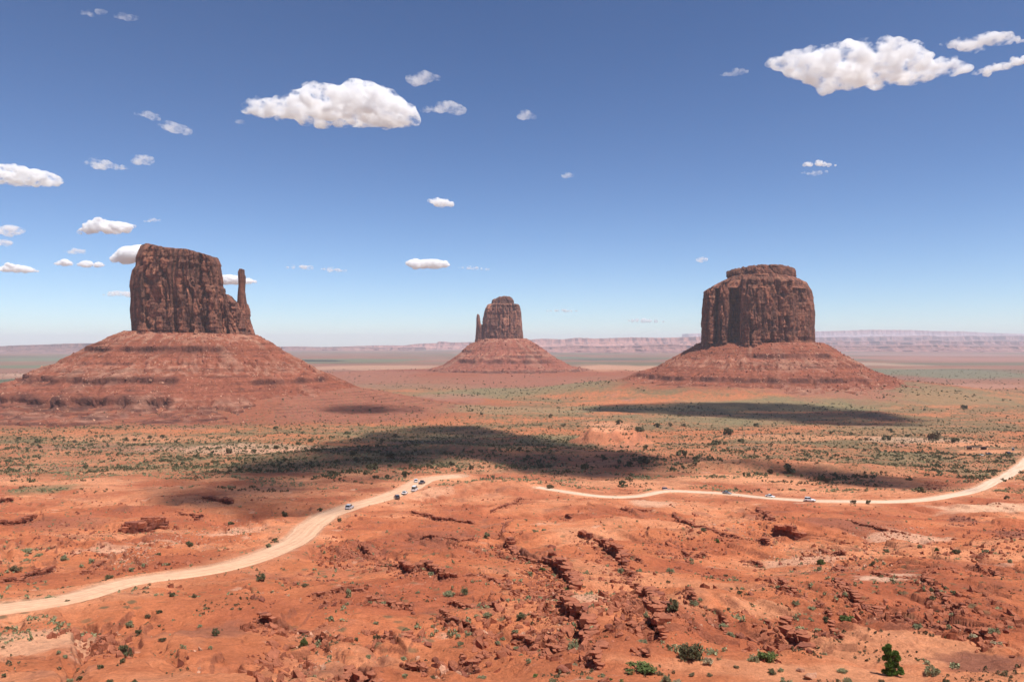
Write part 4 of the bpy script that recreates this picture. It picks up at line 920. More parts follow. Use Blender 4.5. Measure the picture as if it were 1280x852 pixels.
SL = [
 (157,812,21,'d',1,'large dark green shrub alone on the lower left slope below the road'),(174,786,9,'d'),(162,772,12,'s'),(216,744,8,'d'),(243,745,7,'b'),(185,765,7,'b'),(200,766,7,'d'),(271,791,11,'d',1.1,'dark green shrub alone right of the big one at lower left'),(264,813,7,'s'),(154,824,8,'d'),(127,835,8,'d'),(88,834,9,'s'),(100,842,8,'d'),(137,853,12,'d'),(168,851,8,'d'),(6,844,7,'d'),(84,742,7,'b',1,'brown bush at the far edge of the tan road'),(20,711,14,'b',.8),(28,699,7,'b'),(50,689,12,'s',.6),(35,692,9,'s',.6),(82,692,11,'s'),(137,723,11,'d',.8),(165,712,9,'s'),(181,703,11,'s',1.1),(198,692,8,'d'),(237,678,10,'d',1.1),(289,653,9,'d'),(212,703,7,'b',.6),(32,684,20,'s',.4),(62,741,20,'s',.35,'long low grey green shrub strip along the far edge of the tan road'),(115,693,8,'s'),(102,699,7,'s'),(251,778,8,'s',.7),(204,793,9,'b',.7),(125,787,7,'b'),(74,813,7,'s'),(82,814,7,'s'),(9,782,8,'d',.6),(15,774,9,'d',.6),
 (326,725,13,'d',1.0,'dark green shrub just below the tan road where it narrows'),(380,800,10,'g',1.3,'upright bright green shrub below the long flat ledge at lower left'),(436,748,7,'s',2.0,'tall thin grey green shrub growing up through a ledge, left of centre'),(539,716,9,'s',1),(561,742,16,'s',.8),(581,740,12,'d',.8),(471,791,10,'b',1.3,'brown upright bush above the curved ledge left of centre'),(461,810,8,'s'),(504,812,9,'s'),(484,826,7,'s'),(471,831,6,'s'),(391,829,12,'s',.8),(602,840,13,'s',.8),(589,834,7,'s'),(576,804,10,'s'),(586,789,10,'s',.7),(572,792,8,'s'),(628,792,7,'s'),(622,802,8,'s'),(546,823,6,'s'),(565,826,6,'s'),(529,822,6,'s'),(508,783,11,'s',.6),(470,777,8,'s',.6),(541,781,6,'s'),(522,743,6,'s'),(414,769,7,'s'),(446,791,6,'d'),(434,757,6,'s'),(382,735,10,'b',.7),(485,704,10,'d',.8),(424,647,7,'b',1.2),(355,645,9,'d'),(344,675,8,'d'),(336,683,8,'s'),(412,805,7,'s'),(411,814,7,'s'),(435,845,6,'g'),(541,844,7,'b'),(506,849,9,'s'),(609,769,12,'s',.8),(609,669,9,'d'),
 (863,829,28,'d',.9,'largest dark green shrub, round, on bare rock at the bottom edge'),(800,838,38,'g',.42,'long low bright green shrub sprawling below the boulder pile'),(840,787,15,'d',1.3,'tall dark green shrub at the foot of the right crack line'),(651,774,13,'d',.95,'round dark green shrub alone on smooth rock at centre'),(707,737,13,'g',1.1,'green shrub growing against the long centre crack'),(717,809,15,'s',1,'large grey green sage left of the lower crack'),(717,780,9,'s',1.2),(808,774,11,'s'),(804,799,15,'s',.6),(837,716,12,'s',.7),(776,719,10,'s'),(832,854,15,'s',1.1),(846,854,11,'t',1),(884,834,14,'t',.8,'straw coloured tuft right beside the largest dark green shrub'),(886,844,9,'b',.6),(865,843,8,'b',.8),(762,849,7,'g',.7),(777,849,7,'g',.6),(752,843,9,'s',.7),(737,848,10,'s',.6),(691,853,11,'s'),(669,840,9,'g',.7),(661,832,9,'s',.9),(719,822,9,'s'),(719,829,7,'t'),(942,830,15,'s',.95,'grey green half of the shrub pair at the bottom right of centre'),(957,826,24,'g',.75,'bright green half of the shrub pair at the bottom right of centre'),(912,795,13,'s',.7),(905,784,14,'s',.6),(867,760,12,'s',.7),(875,753,7,'s'),(927,730,7,'s'),(924,737,6,'d'),(914,731,5,'d'),(864,705,7,'s'),(895,675,8,'g',.8),(879,664,7,'d'),(910,761,5,'b'),(900,742,6,'b'),(907,719,6,'b'),(874,739,8,'s',.6),(767,744,9,'s'),(799,725,8,'s'),(797,758,8,'s'),(677,711,8,'g'),(662,717,9,'s'),(651,812,8,'s'),(644,788,8,'s'),(646,798,10,'s',.6),(661,806,6,'s'),(919,838,8,'b',.6),(670,662,7,'s'),(680,662,7,'s'),
 (1058,764,16,'g',.65,'bright green low shrub up the slope left of the juniper'),(1033,775,11,'d',.7),(1022,791,10,'s',.8),(1012,771,6,'s'),(994,750,10,'s',.7),(1014,754,12,'s',.6),(1057,741,11,'s',.7),(1026,705,10,'g',1),(1024,712,7,'s'),(1090,705,8,'d',1.2),(1090,686,7,'b'),(1169,687,9,'g',1.2,'upright green shrub on rough ground below the right road fork'),(1194,689,12,'d',.7),(1138,714,11,'g',.7),(1107,683,8,'s'),(1149,685,6,'s'),(1147,785,13,'s',.6),(1185,782,8,'s',1),(1217,798,15,'t',.7,'straw and sage tuft in front of the red block at lower right'),(1246,803,13,'t',.9,'pale straw tuft at the mouth of the lower right hollow'),(1242,793,14,'s',.8),(1087,773,13,'s',.7),(1164,738,7,'d'),(1165,746,7,'d'),(1191,744,9,'d'),(1182,735,6,'s'),(1217,763,7,'s'),(1165,838,19,'s',.9,'leaning grey green sage right of the juniper'),(1101,847,10,'b',.8),(1052,838,13,'s',.6),(1032,815,10,'s',.8),(1060,854,15,'s',.9),(981,855,19,'s',.8),(1181,854,12,'d',.8),(976,840,8,'s'),(964,842,10,'d',.8),(1145,813,4,'b'),(1083,823,5,'b'),(977,779,13,'s',1.1),(972,731,8,'s'),(1231,690,7,'s'),(1262,700,7,'s'),(1240,720,6,'s'),(1255,745,6,'s')]
for a in SL: shrub(*a[:3], *(a[3:5] if len(a) > 4 else (a[3], .95)), label=a[5] if len(a) > 5 else None)
ML = [(589,586,10),(564,582,10),(573,588,7),(540,585,6),(507,595,13),(485,598,10),(470,599,10),(466,586,18),(489,571,13),(478,552,8),(442,568,10),(434,542,8),(566,567,5),(446,577,10),(422,578,9),(415,592,10),(487,583,8),(649,563,9),(705,533,9),(799,539,14),(807,560,9),(754,574,11),(731,587,13),(805,579,18),(787,582,11),(779,606,13),(687,609,11),(689,521,7),(774,530,10),(495,546,8),(602,518,5),
 (894,556,12),(906,556,8),(909,543,15),(926,553,10),(851,569,16),(821,534,10),(837,532,9),(854,533,8),(841,586,9),(963,591,11),(986,589,18),(945,533,8),(997,543,7),(1039,542,8),(1064,543,6),(1083,550,7),(1107,549,12),(1134,546,7),(1114,540,8),(1149,614,14),(1136,598,8),(1194,553,13),(1169,549,20),(1205,511,10),(1259,622,9),(1032,601,10),(806,577,14),(1081,563,7),(1066,629,10),(1085,629,9),(871,577,12),
 (157,551,9),(169,551,7),(180,557,7),(187,548,7),(203,547,8),(224,550,6),(220,553,6),(68,549,7),(48,553,11),(9,561,7),(35,562,7),(49,560,8),(24,549,7),(149,536,9),(318,565,9),(345,561,8),(358,561,7),(373,556,8),(345,536,8),(266,567,8),(229,580,8),(238,575,9),(246,571,7),(285,566,12),(389,552,9),(206,576,7),(400,638,9),(299,588,7),(105,563,7),(93,553,7),(356,576,7)]
for px, py, w in ML: shrub(px, py, w * .88, random.choice('dddb'), .85)

# junipers and scrub too many to count: small, far
def lo_bush(n, seed, leaf=.34):
    V_, F_ = leaf_cloud(n, seed, 1.0, .75, leaf, 5); F3 = np.concatenate([F_[:, :3], F_[:, [0, 2, 3]]]); return V_, F3
lob = [lo_bush(34, 1200 + i, .30) for i in range(6)]
CLX, CLY = unproj(1236, 562)
def bush_field(n, y0, y1, seed, smin, smax, thr, mat, label, name='scrub_cover', power=1.0, sc=40):
    x, y = in_view_pts(n, y0, y1, seed, power); r = np.random.RandomState(seed)
    d = fbm2(x / sc, y / sc, 4, seed + 2); green = fieldat(col[..., 1] / col[..., 0], x, y)
    keep = (d + 1.1 * (green - .45) > thr + .5 * (r.rand(n) - .5)) & (fieldat(road_mask, x, y) < .3) & (np.hypot((x - CLX) / 42, (y - CLY) / 34) > 1)
    x, y = x[keep], y[keep]; s = smin + (smax - smin) * r.rand(len(x)) ** 3
    return scatter_mesh(name, lob, x, y, zat(x, y) - .05 * s, s * 1.05, mat, label, seed)
bush_field(34000, 430, 1500, 801, .6, 3.4, .02, M_dark, 'dark junipers and scrub dotted over the desert flats', power=.9)
bush_field(40000, 380, 1500, 802, .5, 1.8, -.1, M_sage, 'grey green sage dotted over the desert flats', power=.9)
bush_field(22000, 380, 1300, 806, .5, 2.0, -.05, M_brown, 'brown scrub dotted over the desert flats', power=.9)
bush_field(13000, 64, 430, 803, .2, 1.0, .04, M_sage, 'small sage tufts scattered over the slickrock slope', sc=14)
bush_field(16000, 64, 430, 804, .14, .6, .0, M_brown, 'small brown tufts scattered over the slickrock slope', sc=12)
bush_field(2500, 64, 430, 805, .16, .5, .08, M_straw, 'pale straw tufts scattered over the slickrock slope', sc=14)
bush_field(14000, 1300, 3800, 807, 1.6, 5.0, .1, M_dark, 'dark scrub dotted over the far plain', power=.8, sc=160)

# the juniper at lower right
jx, jy = unproj(1113, 839); jz = float(zat(jx, jy)); js = 38 / F * jy
j = empty('juniper_tree', (jx, jy, jz)); tag(j, 'upright bright green juniper standing alone on bare orange rock at lower right', 'tree')
mb = MB(); mb.tube([(0, 0, -.15), (.03, .02, .5), (-.05, 0, 1.2), (-.08, .03, 2.1)], [.13, .10, .07, .02], 9)
for i in range(14):
    a = i * 2.4; z0 = .25 + i * .13; L = .75 - .02 * i
    mb.tube([(0, 0, z0), (L * .5 * math.cos(a), L * .5 * math.sin(a), z0 + .25), (L * math.cos(a), L * math.sin(a), z0 + .45)], [.045, .03, .008], 6)
mb.build('trunk', M_wood, j, True)
r = np.random.RandomState(5); cl = []
for (cx_, cz_, rad, n_) in [(-.25, .42, .45, 9), (.45, .45, .55, 10), (.1, .35, .5, 8), (-.15, 1.0, .45, 9), (.25, 1.05, .4, 6), (.45, 1.75, .36, 8), (-.3, 1.7, .42, 9), (-.42, 2.25, .32, 8), (-.28, 2.62, .2, 5), (.42, 2.05, .2, 4)]:
    for _ in range(n_):
        d = r.normal(size=3); d /= np.linalg.norm(d); q = rad * r.rand() ** .45; cl.append((cx_ + d[0] * q, d[1] * q * 1.0, max(.12, cz_ + d[2] * q * .8), r.uniform(.17, .30)))
cl = np.array(cl); n = 22000; k = r.randint(0, len(cl), n); d = r.normal(size=(n, 3)); d /= np.linalg.norm(d, axis=1)[:, None]
c = cl[k, :3] + d * (cl[k, 3] * r.rand(n) ** .4)[:, None]; a = d + .7 * r.normal(size=(n, 3)); a[:, 2] += .5; a /= np.linalg.norm(a, axis=1)[:, None]; b_ = np.cross(a, r.normal(size=(n, 3))); b_ /= np.linalg.norm(b_, axis=1)[:, None]; l = .10 * r.uniform(.6, 1.4, n)[:, None]
V_ = np.stack([c - a * l * .5 - b_ * l * .25, c - a * l * .5 + b_ * l * .25, c + a * l * .6 + b_ * l * .1, c + a * l * .6 - b_ * l * .1], 1).reshape(-1, 3); V_[:, 2] = np.maximum(V_[:, 2], .03)
link('crown', mesh_np('crown', V_, np.arange(n * 4).reshape(-1, 4), smooth=False), M_jun, j); j.scale = (js / 2.85,) * 3

# ---------------------------------------------------------------- vehicles
M_glass = simple('car_glass', (.02, .022, .025), .08, 0, .6); M_tyre = simple('tyre_rubber', (.02, .02, .02), .8); M_rim = simple('wheel_metal', (.45, .45, .46), .35, .9)
M_lamp = simple('headlight_glass', (.75, .75, .72), .15, 0, .6); M_red = simple('tail_light_red', (.35, .02, .02), .3); M_trim = simple('black_trim', (.03, .03, .03), .6)
def paint(name, c): 
    m = simple(name, c, .28, 0, .5); m.node_tree.nodes['Principled BSDF'].inputs['Coat Weight'].default_value = .5; return m
PW = paint('white_paint', (.78, .78, .76)); PK = paint('black_paint', (.03, .028, .028)); PS = paint('silver_paint', (.50, .52, .55)); PR = paint('dark_red_paint', (.16, .03, .03)); PD = paint('dark_grey_paint', (.07, .07, .075)); PG = paint('grey_paint', (.3, .31, .32))
def ring(x, w, z0, z1, t=.0):
    return [(x, -w, z0), (x, w, z0), (x, w, z1 - t), (x, w - t, z1), (x, -w + t, z1), (x, -w, z1 - t)]
def car(kind, body, x, y, ang, label, group, cat):
    z = ROADZ(x, y); o = empty({'suv': 'parked_suv', 'sedan': 'parked_car', 'pickup': 'pickup_truck', 'van': 'passenger_van'}[kind] if 'parked' in group else {'suv': 'suv', 'sedan': 'car', 'pickup': 'pickup_truck', 'van': 'passenger_van'}[kind], (x, y, z), ang)
    L, Wd_, H = {'suv': (4.8, 1.95, 1.85), 'sedan': (4.6, 1.82, 1.46), 'pickup': (5.6, 2.0, 1.9), 'van': (5.6, 2.05, 2.45)}[kind]; h = L / 2; w = Wd_ / 2
    belt = {'suv': 1.08, 'sedan': .90, 'pickup': 1.12, 'van': 1.25}[kind]; hood = {'suv': .98, 'sedan': .80, 'pickup': 1.05, 'van': 1.1}[kind]
    m = MB(); m.loft([ring(-h, w * .88, .42, belt * .92, .08), ring(-h + .12, w * .97, .32, belt * .98, .09), ring(-h * .4, w, .28, belt, .1), ring(h * .3, w, .28, belt, .1), ring(h * .42, w, .28, hood, .12), ring(h - .25, w * .95, .32, hood * .9, .14), ring(h, w * .82, .42, hood * .72, .1)])
    c0, c1 = {'suv': (-h + .1, h * .36), 'sedan': (-h * .72, h * .38), 'pickup': (-h * .12, h * .42), 'van': (-h + .06, h * .62)}[kind]
    r0, r1 = {'suv': (c0 + .25, c1 - .85), 'sedan': (c0 + .75, c1 - .85), 'pickup': (c0 + .2, c1 - .8), 'van': (c0 + .1, c1 - .8)}[kind]
    m.loft([[(r0, -w * .76, H - .05), (r0, w * .76, H - .05), (r0 + .1, w * .74, H), (r0 + .1, -w * .74, H)], [(r1, -w * .76, H - .05), (r1, w * .76, H - .05), (r1 - .1, w * .74, H), (r1 - .1, -w * .74, H)]])
    for px_ in ([c0, (c0 + c1) / 2 - .1] if kind != 'pickup' else [c0]):
        for s in (-1, 1):
            xr = r0 if px_ == c0 else px_
            m.tube([(px_, s * w * .93, belt - .04), (xr, s * w * .77, H - .03)], [.06, .05], 4)
    if kind == 'pickup':
        m.v = m.v; m.box((-h * .58, 0, belt + .02), (h * .8, Wd_ * .98, .06))
    m.build('body', body, o, False, .03)
    g = MB(); g.loft([[(c0, -w * .92, belt - .06), (c0, w * .92, belt - .06), (r0 + .02, w * .75, H - .06), (r0 + .02, -w * .75, H - .06)], [(c1, -w * .92, belt - .10), (c1, w * .92, belt - .10), (r1 - .02, w * .75, H - .06), (r1 - .02, -w * .75, H - .06)]]); g.build('window_glass', M_glass, o)
    for sx in (-.62, .62):
        for s in (-1, 1):
            wh = MB(); wh.tube([(sx * h, s * (w - .22), .36), (sx * h, s * (w + .01), .36)], [.36, .36], 16); q = wh.build('wheel', M_tyre, o)
            rm = MB(); rm.tube([(sx * h, s * (w - .05), .36), (sx * h, s * (w + .03), .36)], [.21, .19], 12); rm.build('rim', M_rim, q)
    for s in (-1, 1):
        l = MB(); l.box((h - .06, s * w * .62, hood * .72), (.16, .34, .15)); l.build('headlight', M_lamp, o)
        l = MB(); l.box((-h + .05, s * w * .76, belt * .80), (.14, .2, .26)); l.build('tail_light', M_red, o)
    l = MB(); l.box((h - .02, 0, .42), (.18, w * 1.7, .16)); l.box((-h + .02, 0, .42), (.18, w * 1.7, .16)); l.build('bumper', M_trim, o)
    tag(o, label, cat, group); return o
def ROADZ(x, y):
    best = None
    for P, zr, w, *_ in ROADS:
        d = np.hypot(P[:, 0] - x, P[:, 1] - y); i = int(d.argmin())
        if d[i] < w[i] / 2 + .5: best = float(zr[i])
    return best if best is not None else float(zat(x, y)) + .03
def heading(px, py):
    x, y = unproj(px, py); bd = None
    for P, *_ in ROADS:
        d = np.hypot(P[:, 0] - x, P[:, 1] - y); i = int(d.argmin())
        if bd is None or d[i] < bd[0]:
            t = P[min(i + 2, len(P) - 1)] - P[max(i - 2, 0)]; bd = (d[i], math.atan2(t[1], t[0]))
    return x, y, bd[1]
G1 = 'vehicles stopped on the dirt road by the bend'; G2 = 'vehicles driving along the pale right road'
for kind, pc, px, py, da, lb, g, ct in [
  ('suv', PS, 437, 634, 0, 'silver suv alone on the tan road, downhill of the stopped vehicles', G1, 'car'),
  ('suv', PK, 496, 623, .5, 'black suv at the near end of the row by the road bend', G1, 'car'),
  ('sedan', PW, 506, 618, 0, 'low white car just behind the black suv on the tan road', G1, 'car'),
  ('van', PW, 518.5, 611.5, 0, 'large white van in the middle of the row by the road bend', G1, 'van'),
  ('suv', PW, 520, 601.5, .15, 'white suv at the far side of the row by the road bend', G1, 'car'),
  ('pickup', PD, 527.5, 604, -.2, 'dark pickup truck at the uphill end of the row by the bend', G1, 'truck'),
  ('suv', PR, 833, 611, 0, 'dark red vehicle on the pale road, leftmost of those spread along it', G2, 'car'),
  ('sedan', PG, 908.5, 617.5, 0, 'grey dark windowed car on the pale road, second from its left end', G2, 'car'),
  ('sedan', PW, 962.5, 620.5, 0, 'white car on the pale road between the grey and the rightmost car', G2, 'car'),
  ('suv', PW, 1012, 624.5, 0, 'white suv on the pale road, rightmost of those spread along it', G2, 'car')]:
    x, y, a = heading(px, py); o = car(kind, pc, x, y, a + da, lb, g, ct); o.scale = (1.04,) * 3 if px < 560 else (.93,) * 3
G3 = 'vehicles by the long shed at the right edge'
for kind, pc, px, py, a, lb, ct in [('pickup', PD, 1236, 568, .3, 'dark pickup truck in front of the long open shed', 'truck'), ('sedan', PW, 1226, 569, .2, 'small white car left of the dark pickup by the shed', 'car'), ('van', PG, 1266, 563, 1.0, 'grey van right of the corral near the right edge', 'van'), ('suv', PK, 1262, 567, 0.2, 'black suv in front of the grey van near the right edge', 'car')]:
    x, y = unproj(px, py); o = car(kind, pc, x, y, a, lb, G3 + ' (parked)', ct)

# long open shed and corral fence at the right
M_roofm = simple('brown_sheet_roof', (.085, .05, .04), .8); M_board = simple('weathered_board', (.13, .075, .05), .9); M_post = simple('grey_post', (.14, .10, .08), .9)
sx_, sy_ = unproj(1221, 562); sz_ = float(zat(sx_, sy_)); u = 28 / F * sy_
o = empty('open_shed', (sx_, sy_, sz_)); tag(o, 'long low open fronted wooden shed on orange sand at right', 'shed')
m = MB(); m.box((0, 0, 2.75), (u, 4.5, .34)); m.build('roof', M_roofm, o)
m = MB(); m.box((u * .36, 1.9, 1.3), (u * .26, .12, 2.6)); m.box((-u * .30, 1.9, 1.3), (u * .22, .12, 2.6)); m.box((0, 1.9, .9), (u * .3, .12, .25)); m.build('back_wall', M_board, o)
for i in range(6):
    for s in (-1, 1):
        m = MB(); m.box((-u / 2 + .25 + (u - .5) * i / 5, s * 2.05, 1.33), (.2, .2, 2.68)); m.build('post', M_post, o)
fx, fy = unproj(1247, 562); fz = float(zat(fx, fy)); u = 24 / F * fy
o = empty('corral_fence', (fx, fy, fz)); tag(o, 'long dark rail fence running right from the open shed', 'fence')
for i in range(9):
    m = MB(); m.box((-u / 2 + u * i / 8, 0, .7), (.16, .16, 1.5)); m.build('post', M_post, o)
for hgt in (.45, .85, 1.25):
    m = MB(); m.box((0, -.1, hgt), (u, .07, .16)); m.build('rail', M_board, o)

# ---------------------------------------------------------------- people by the bend
def cloth(name, c): return simple(name, c, .85)
def person(px, py, top, leg, label, rz):
    x, y = unproj(px, py); z = float(zat(x, y))
    J = {'pelvis': (0, 0, .95), 'waist': (0, 0, 1.10), 'chest': (0, 0, 1.35), 'neck': (0, 0, 1.50), 'head': (0, .01, 1.60), 'crown': (0, 0, 1.73),
         'hl': (-.1, 0, .90), 'kl': (-.11, .02, .50), 'al': (-.12, 0, .09), 'tl': (-.13, .16, .04), 'hr': (.1, 0, .90), 'kr': (.11, .02, .50), 'ar': (.12, 0, .09), 'tr': (.13, .16, .04),
         'sl': (-.19, 0, 1.42), 'el': (-.25, -.02, 1.14), 'wl': (-.24, .08, .90), 'fl': (-.24, .11, .80), 'sr': (.19, 0, 1.42), 'er': (.25, -.02, 1.14), 'wr': (.24, .08, .90), 'fr': (.24, .11, .80)}
    rad = dict(pelvis=.15, waist=.13, chest=.16, neck=.06, head=.10, crown=.07, hl=.1, kl=.065, al=.045, tl=.035, hr=.1, kr=.065, ar=.045, tr=.035, sl=.06, el=.042, wl=.03, fl=.03, sr=.06, er=.042, wr=.03, fr=.03)
    E = [('pelvis','waist'),('waist','chest'),('chest','neck'),('neck','head'),('head','crown'),('pelvis','hl'),('hl','kl'),('kl','al'),('al','tl'),('pelvis','hr'),('hr','kr'),('kr','ar'),('ar','tr'),('chest','sl'),('sl','el'),('el','wl'),('wl','fl'),('chest','sr'),('sr','er'),('er','wr'),('wr','fr')]
    ks = list(J); me = bpy.data.meshes.new('person'); me.from_pydata([J[k] for k in ks], [(ks.index(a), ks.index(b)) for a, b in E], [])
    o = link('person', me, None, None, (x, y, z)); o.rotation_euler = (0, 0, rz); sk = o.modifiers.new('skin', 'SKIN'); o.modifiers.new('sub', 'SUBSURF').levels = 1
    o.modifiers['sub'].render_levels = 1
    lay = me.skin_vertices[0] if me.skin_vertices else None
    if lay is None:
        return o
    for i, k in enumerate(ks): lay.data[i].radius = (rad[k], rad[k] * .8)
    lay.data[0].use_root = True
    mt, t, bs = new_mat('clothing_' + str(px)); sep = nd(t, 'ShaderNodeSeparateXYZ'); t.links.new(nd(t, 'ShaderNodeTexCoord').outputs['Object'], sep.inputs[0])
    r_ = t.nodes.new('ShaderNodeValToRGB'); r_.color_ramp.interpolation = 'CONSTANT'; e = r_.color_ramp.elements; e.new(.5); e.new(.5); e.new(.5)
    mr = nd(t, 'ShaderNodeMath', operation='DIVIDE'); mr.inputs[1].default_value = 2.0; t.links.new(sep.outputs[2], mr.inputs[0]); t.links.new(mr.outputs[0], r_.inputs[0])
    for i, (p, c) in enumerate([(0, (.03, .025, .02)), (.05, leg), (.49, top), (.745, (.35, .2, .14)), (.815, (.03, .02, .015))][:5]):
        if i >= len(e): e.new(p)
        e[i].position = p; e[i].color = (*c, 1)
    t.links.new(r_.outputs[0], bs.inputs['Base Color']); me.materials.append(mt)
    tag(o, label, 'person', 'people standing beyond the road bend'); o.scale = (1.05,) * 3; return o
for a in [(600.5, 598.5, (.05, .05, .07), (.04, .04, .05), 'leftmost of the dark clothed people standing beyond the road bend', .4), (604.5, 598.8, (.16, .04, .03), (.05, .05, .06), 'middle of the dark clothed people standing beyond the road bend', 2.0),
          (608, 598.8, (.06, .05, .05), (.03, .03, .04), 'right one of the three people standing close together beyond the road bend', 3.5), (618.5, 597.3, (.12, .09, .08), (.03, .03, .04), 'person standing apart from the three others beyond the road bend', 1.1)]:
    person(*a)

# ---------------------------------------------------------------- clouds: puffs merged to one hull, filled with droplets
def cloud_material(name, dens, soft=.35, nscale=1.0, thr=.42):
    m = bpy.data.materials.new(name); m.use_nodes = True; t = m.node_tree; t.nodes.clear()
    out = t.nodes.new('ShaderNodeOutputMaterial'); v = t.nodes.new('ShaderNodeVolumePrincipled')
    v.inputs['Color'].default_value = (.995, .995, .995, 1); v.inputs['Anisotropy'].default_value = 0.0
    P = nd(t, 'ShaderNodeTexCoord').outputs['Object']
    f = noise(t, mapping(t, P, (1, 1, 1.35)), nscale, 9, .70)
    r_ = nd(t, 'ShaderNodeMapRange'); r_.inputs['From Min'].default_value = thr; r_.inputs['From Max'].default_value = thr + soft * .5; r_.inputs['To Max'].default_value = dens
    t.links.new(f, r_.inputs['Value']); t.links.new(r_.outputs[0], v.inputs['Density']); t.links.new(v.outputs[0], out.inputs['Volume']); return m
M_cloud = cloud_material('cloud_droplets', .038, .20, .0088, .478)
M_wisp = cloud_material('thin_cloud_droplets', .026, .36, .011, .475)
M_shade = cloud_material('shade_cloud_droplets', .040, .5, .0085, .41)
M_small = cloud_material('small_cloud_droplets', .045, .22, .012, .43)
BASE = 1500.0
def sphere_set(name, blobs, voxel, mat, label, group, disp=.2, seed=0, kindcat='cloud'):
    """blobs: (x, y, z, rx, ry, rz) world"""
    Vi, Fi = ico(2); VV = []; FF = []; off = 0; c = np.mean([b_[:3] for b_ in blobs], 0)
    for b_ in blobs:
        VV.append(Vi * np.array(b_[3:]) + np.array(b_[:3]) - c); FF.append(Fi + off); off += len(Vi)
    me = mesh_np(name, np.concatenate(VV), None, np.concatenate(FF)); o = link(name, me, mat, None, c)
    rm = o.modifiers.new('merge', 'REMESH'); rm.mode = 'VOXEL'; rm.voxel_size = voxel
    dg = bpy.context.evaluated_depsgraph_get(); ev = o.evaluated_get(dg); m2 = bpy.data.meshes.new_from_object(ev)
    o.modifiers.clear(); o.data = m2; m2.name = name
    n = len(m2.vertices); co = np.empty(n * 3, np.float32); m2.vertices.foreach_get('co', co); co = co.reshape(-1, 3).astype(float); nr = np.empty(n * 3, np.float32); m2.vertices.foreach_get('normal', nr); nr = nr.reshape(-1, 3)
    s = voxel * 6; f = fbm3(co[:, 0] / s + seed, co[:, 1] / s, co[:, 2] / s, 4, seed)
    co += nr * (disp * s * f)[:, None]; m2.vertices.foreach_set('co', co.astype(np.float32).ravel()); m2.update()
    if not m2.materials: m2.materials.append(mat)
    tag(o, label, kindcat, group); return o
def sky_cloud(outline, label, mat=None, thick=.5, n=26, seed=0, dist_row=None):
    """outline: list of (px, ytop, ybottom) from left to right"""
    r = np.random.RandomState(seed); xs = np.array([a[0] for a in outline], float); yt = np.array([a[1] for a in outline], float); yb = np.array([a[2] for a in outline], float); yt, yb = yt + .10 * (yb - yt), yb - .12 * (yb - yt)
    infl = 1.3 if xs[-1] - xs[0] < 60 else 1.0; row = dist_row or yb.mean(); Dc = BASE * F / (HZ - row); k = Dc / F; W_ = (xs[-1] - xs[0]) * k
    bl = []
    for i in range(n):
        px = xs[0] + (xs[-1] - xs[0]) * (i + .5) / n + r.uniform(-.5, .5) * (xs[-1] - xs[0]) / n
        a, b_ = np.interp(px, xs, yt), np.interp(px, xs, yb); hgt = max(b_ - a, 1.2)
        edge = min(px - xs[0], xs[-1] - px) / (xs[-1] - xs[0]) * 2
        for q in range(2 if hgt > 8 else 1):
            rad = hgt * (r.uniform(.30, .52) if n < 60 else r.uniform(.20, .46)) if q == 0 else hgt * r.uniform(.10, .26); rp = min(rad, hgt / 2) * infl
            py = r.uniform(a + rp / infl, max(b_ - rp / infl * 1.1, a + rp / infl + .01)) if q == 0 else a + rp * .9
            bl.append(((px - 640) * k, Dc + r.uniform(-.5, .5) * W_ * thick * edge, (HZ - py) * k, rp * k * r.uniform(1.0, 1.5), rp * k * 1.5, rp * k))
    vox = max(6.0, min(b_[5] for b_ in bl) * .42, W_ / 130)
    return sphere_set('cloud', bl, vox, mat or (M_small if xs[-1] - xs[0] < 90 else M_cloud), label, 'white clouds in the blue sky', .34, seed)
sky_cloud([(309,130,142),(313,121,150),(325,120,152),(333,124,153),(345,124,155),(365,118,155),(385,113,158),(400,110,159),(417,108,158),(430,113,160),(445,107,161),(462,104,162),(475,105,163),(488,112,164),(500,120,164),(512,132,163),(521,144,160),(525,148,156)], 'large white wedge shaped cloud left of centre, biggest in that half', n=150, seed=11)
sky_cloud([(958,76,84),(968,68,90),(985,64,96),(1000,66,98),(1012,60,103),(1030,57,110),(1050,57,113),(1070,60,114),(1090,62,112),(1105,66,108),(1125,62,104),(1140,70,104),(1160,72,104),(1180,70,100),(1195,73,100),(1210,78,94)], 'largest white cloud, long and ragged, in the upper right sky', n=150, seed=12)
